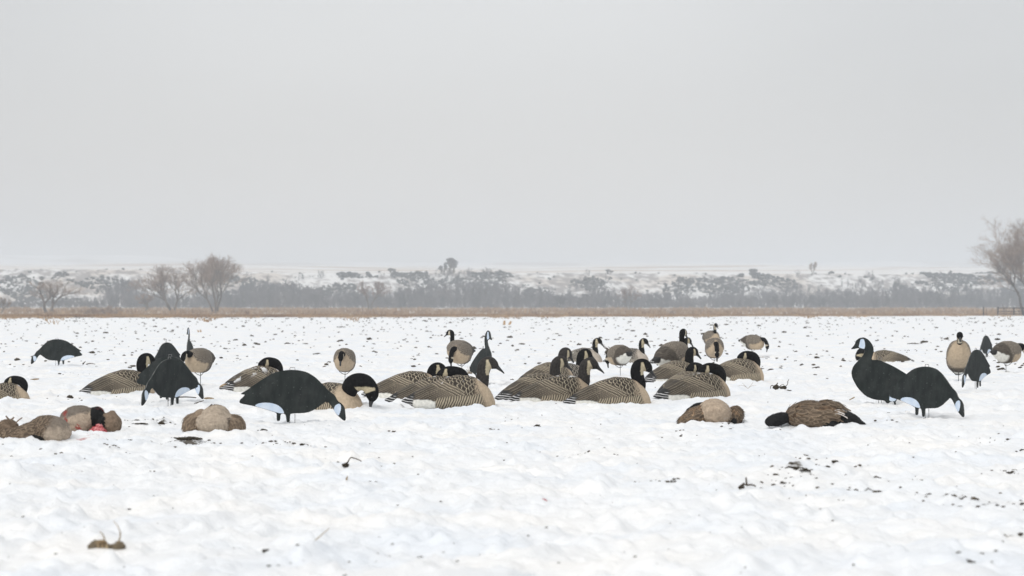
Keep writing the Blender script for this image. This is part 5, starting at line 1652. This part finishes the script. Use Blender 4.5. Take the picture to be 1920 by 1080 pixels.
tag(link('dry_meadow_grass', acc.mesh('dry_meadow_grass', M['grass'], False)), 'strip of dry tan grass between the snow field and the woods', kind='stuff')
# low brush tussocks before the woods
for i_, (px_, Y_, s_, lb_) in enumerate([(172, 470, 1.3, 'low dark bush on the meadow right of the round crowned tree, left one'), (203, 500, 1.6, 'low dark bush on the meadow right of the round crowned tree, right one'), (1262, 480, .7, 'dark tussock on the meadow strip right of centre')]):
    rng = np.random.default_rng(800 + i_)
    big, fn = grow(rng, 1.0, 1.3, 4, 4, .02, .3, 1, (0, 0), .22)
    v, f_ = seg_mesh(big + fn, 3, .008)
    v = v / np.percentile(v[:, 2], 99) * [s_ * 1.4, s_ * 1.4, s_]
    o = link('low_bush', new_mesh('low_bush', v, f_, M['twigs'], smooth=False))
    o.location = (bg_pos(px_, Y_), Y_, gz(0, Y_))
    tag(o, lb_, 'bush')

# ------------------------------------------------------------------ fence at the right
def box_geo(x0, x1, y0, y1, z0, z1):
    V = np.array([[x, y, z] for z in (z0, z1) for (x, y) in ((x0, y0), (x1, y0), (x1, y1), (x0, y1))], float)
    Fq = np.array([[3, 2, 1, 0], [4, 5, 6, 7], [0, 1, 5, 4], [1, 2, 6, 5], [2, 3, 7, 6], [3, 0, 4, 7]])
    return V, Fq
FY = 402.0
fx0 = bg_pos(1871, FY)
fence = empty('rail_fence', (fx0, FY, 0))
tag(fence, 'dark wooden rail fence at the right edge below the leaning tree', 'fence')
ppm = F / FY
for k, dx in enumerate([0, 30, 47, 76, 106]):
    v, f_ = box_geo(-.09, .09, -.09, .09, -.2, 1.5 - .05 * (k % 2))
    p_ = link('post', new_mesh('post', v, f_, M['post'], smooth=False), fence)
    p_.location = (dx / ppm, 0, 0)
    p_.rotation_euler = (0, random.uniform(-.02, .03), random.uniform(0, .5))
for z0 in (1.30, .72, .30):
    for (a, b_) in ((0, 30), (30, 47), (47, 76), (76, 106)):
        v, f_ = box_geo(a / ppm + .04, b_ / ppm - .02, -.14, -.092, z0 - .07 + random.uniform(-.02, .02), z0 + .06)
        link('rail', new_mesh('rail', v, f_, M['post'], smooth=False), fence)
for dx, h in ((12, 1.3), (15.5, 1.1), (40, 1.25)):
    v, f_ = box_geo(-.035, .035, .03, .09, -.2, h)
    p_ = link('picket', new_mesh('picket', v, f_, M['post'], smooth=False), fence)
    p_.location = (dx / ppm, .06, 0)
v, f_ = box_geo(-.09, .09, -.09, .09, -.2, 1.5)
o = link('fence_post', new_mesh('fence_post', v, f_, M['post'], smooth=False)); o.location = (bg_pos(1844, FY), FY, 0)
tag(o, 'lone thick wooden post left of the rail fence', 'post')
v, f_ = tube_geo(np.array([[0, 0, -.2], [.06, 0, .6], [.12, 0, 1.2]]), .04, 6)
o = link('fence_post', new_mesh('fence_post', v, f_, M['post'], smooth=False)); o.location = (bg_pos(1849, FY), FY, 0)
tag(o, 'thin leaning stick post beside the lone thick one', 'post')
v, f_ = tube_geo(np.array([[0, 0, -.2], [-.15, 0, 1.0], [-.45, 0, 2.0]]), .035, 6)
o = link('leaning_pole', new_mesh('leaning_pole', v, f_, M['post'], smooth=False)); o.location = (bg_pos(1884, FY + .5), FY + .5, 0)
tag(o, 'thin pole leaning left over the rail fence', 'pole')
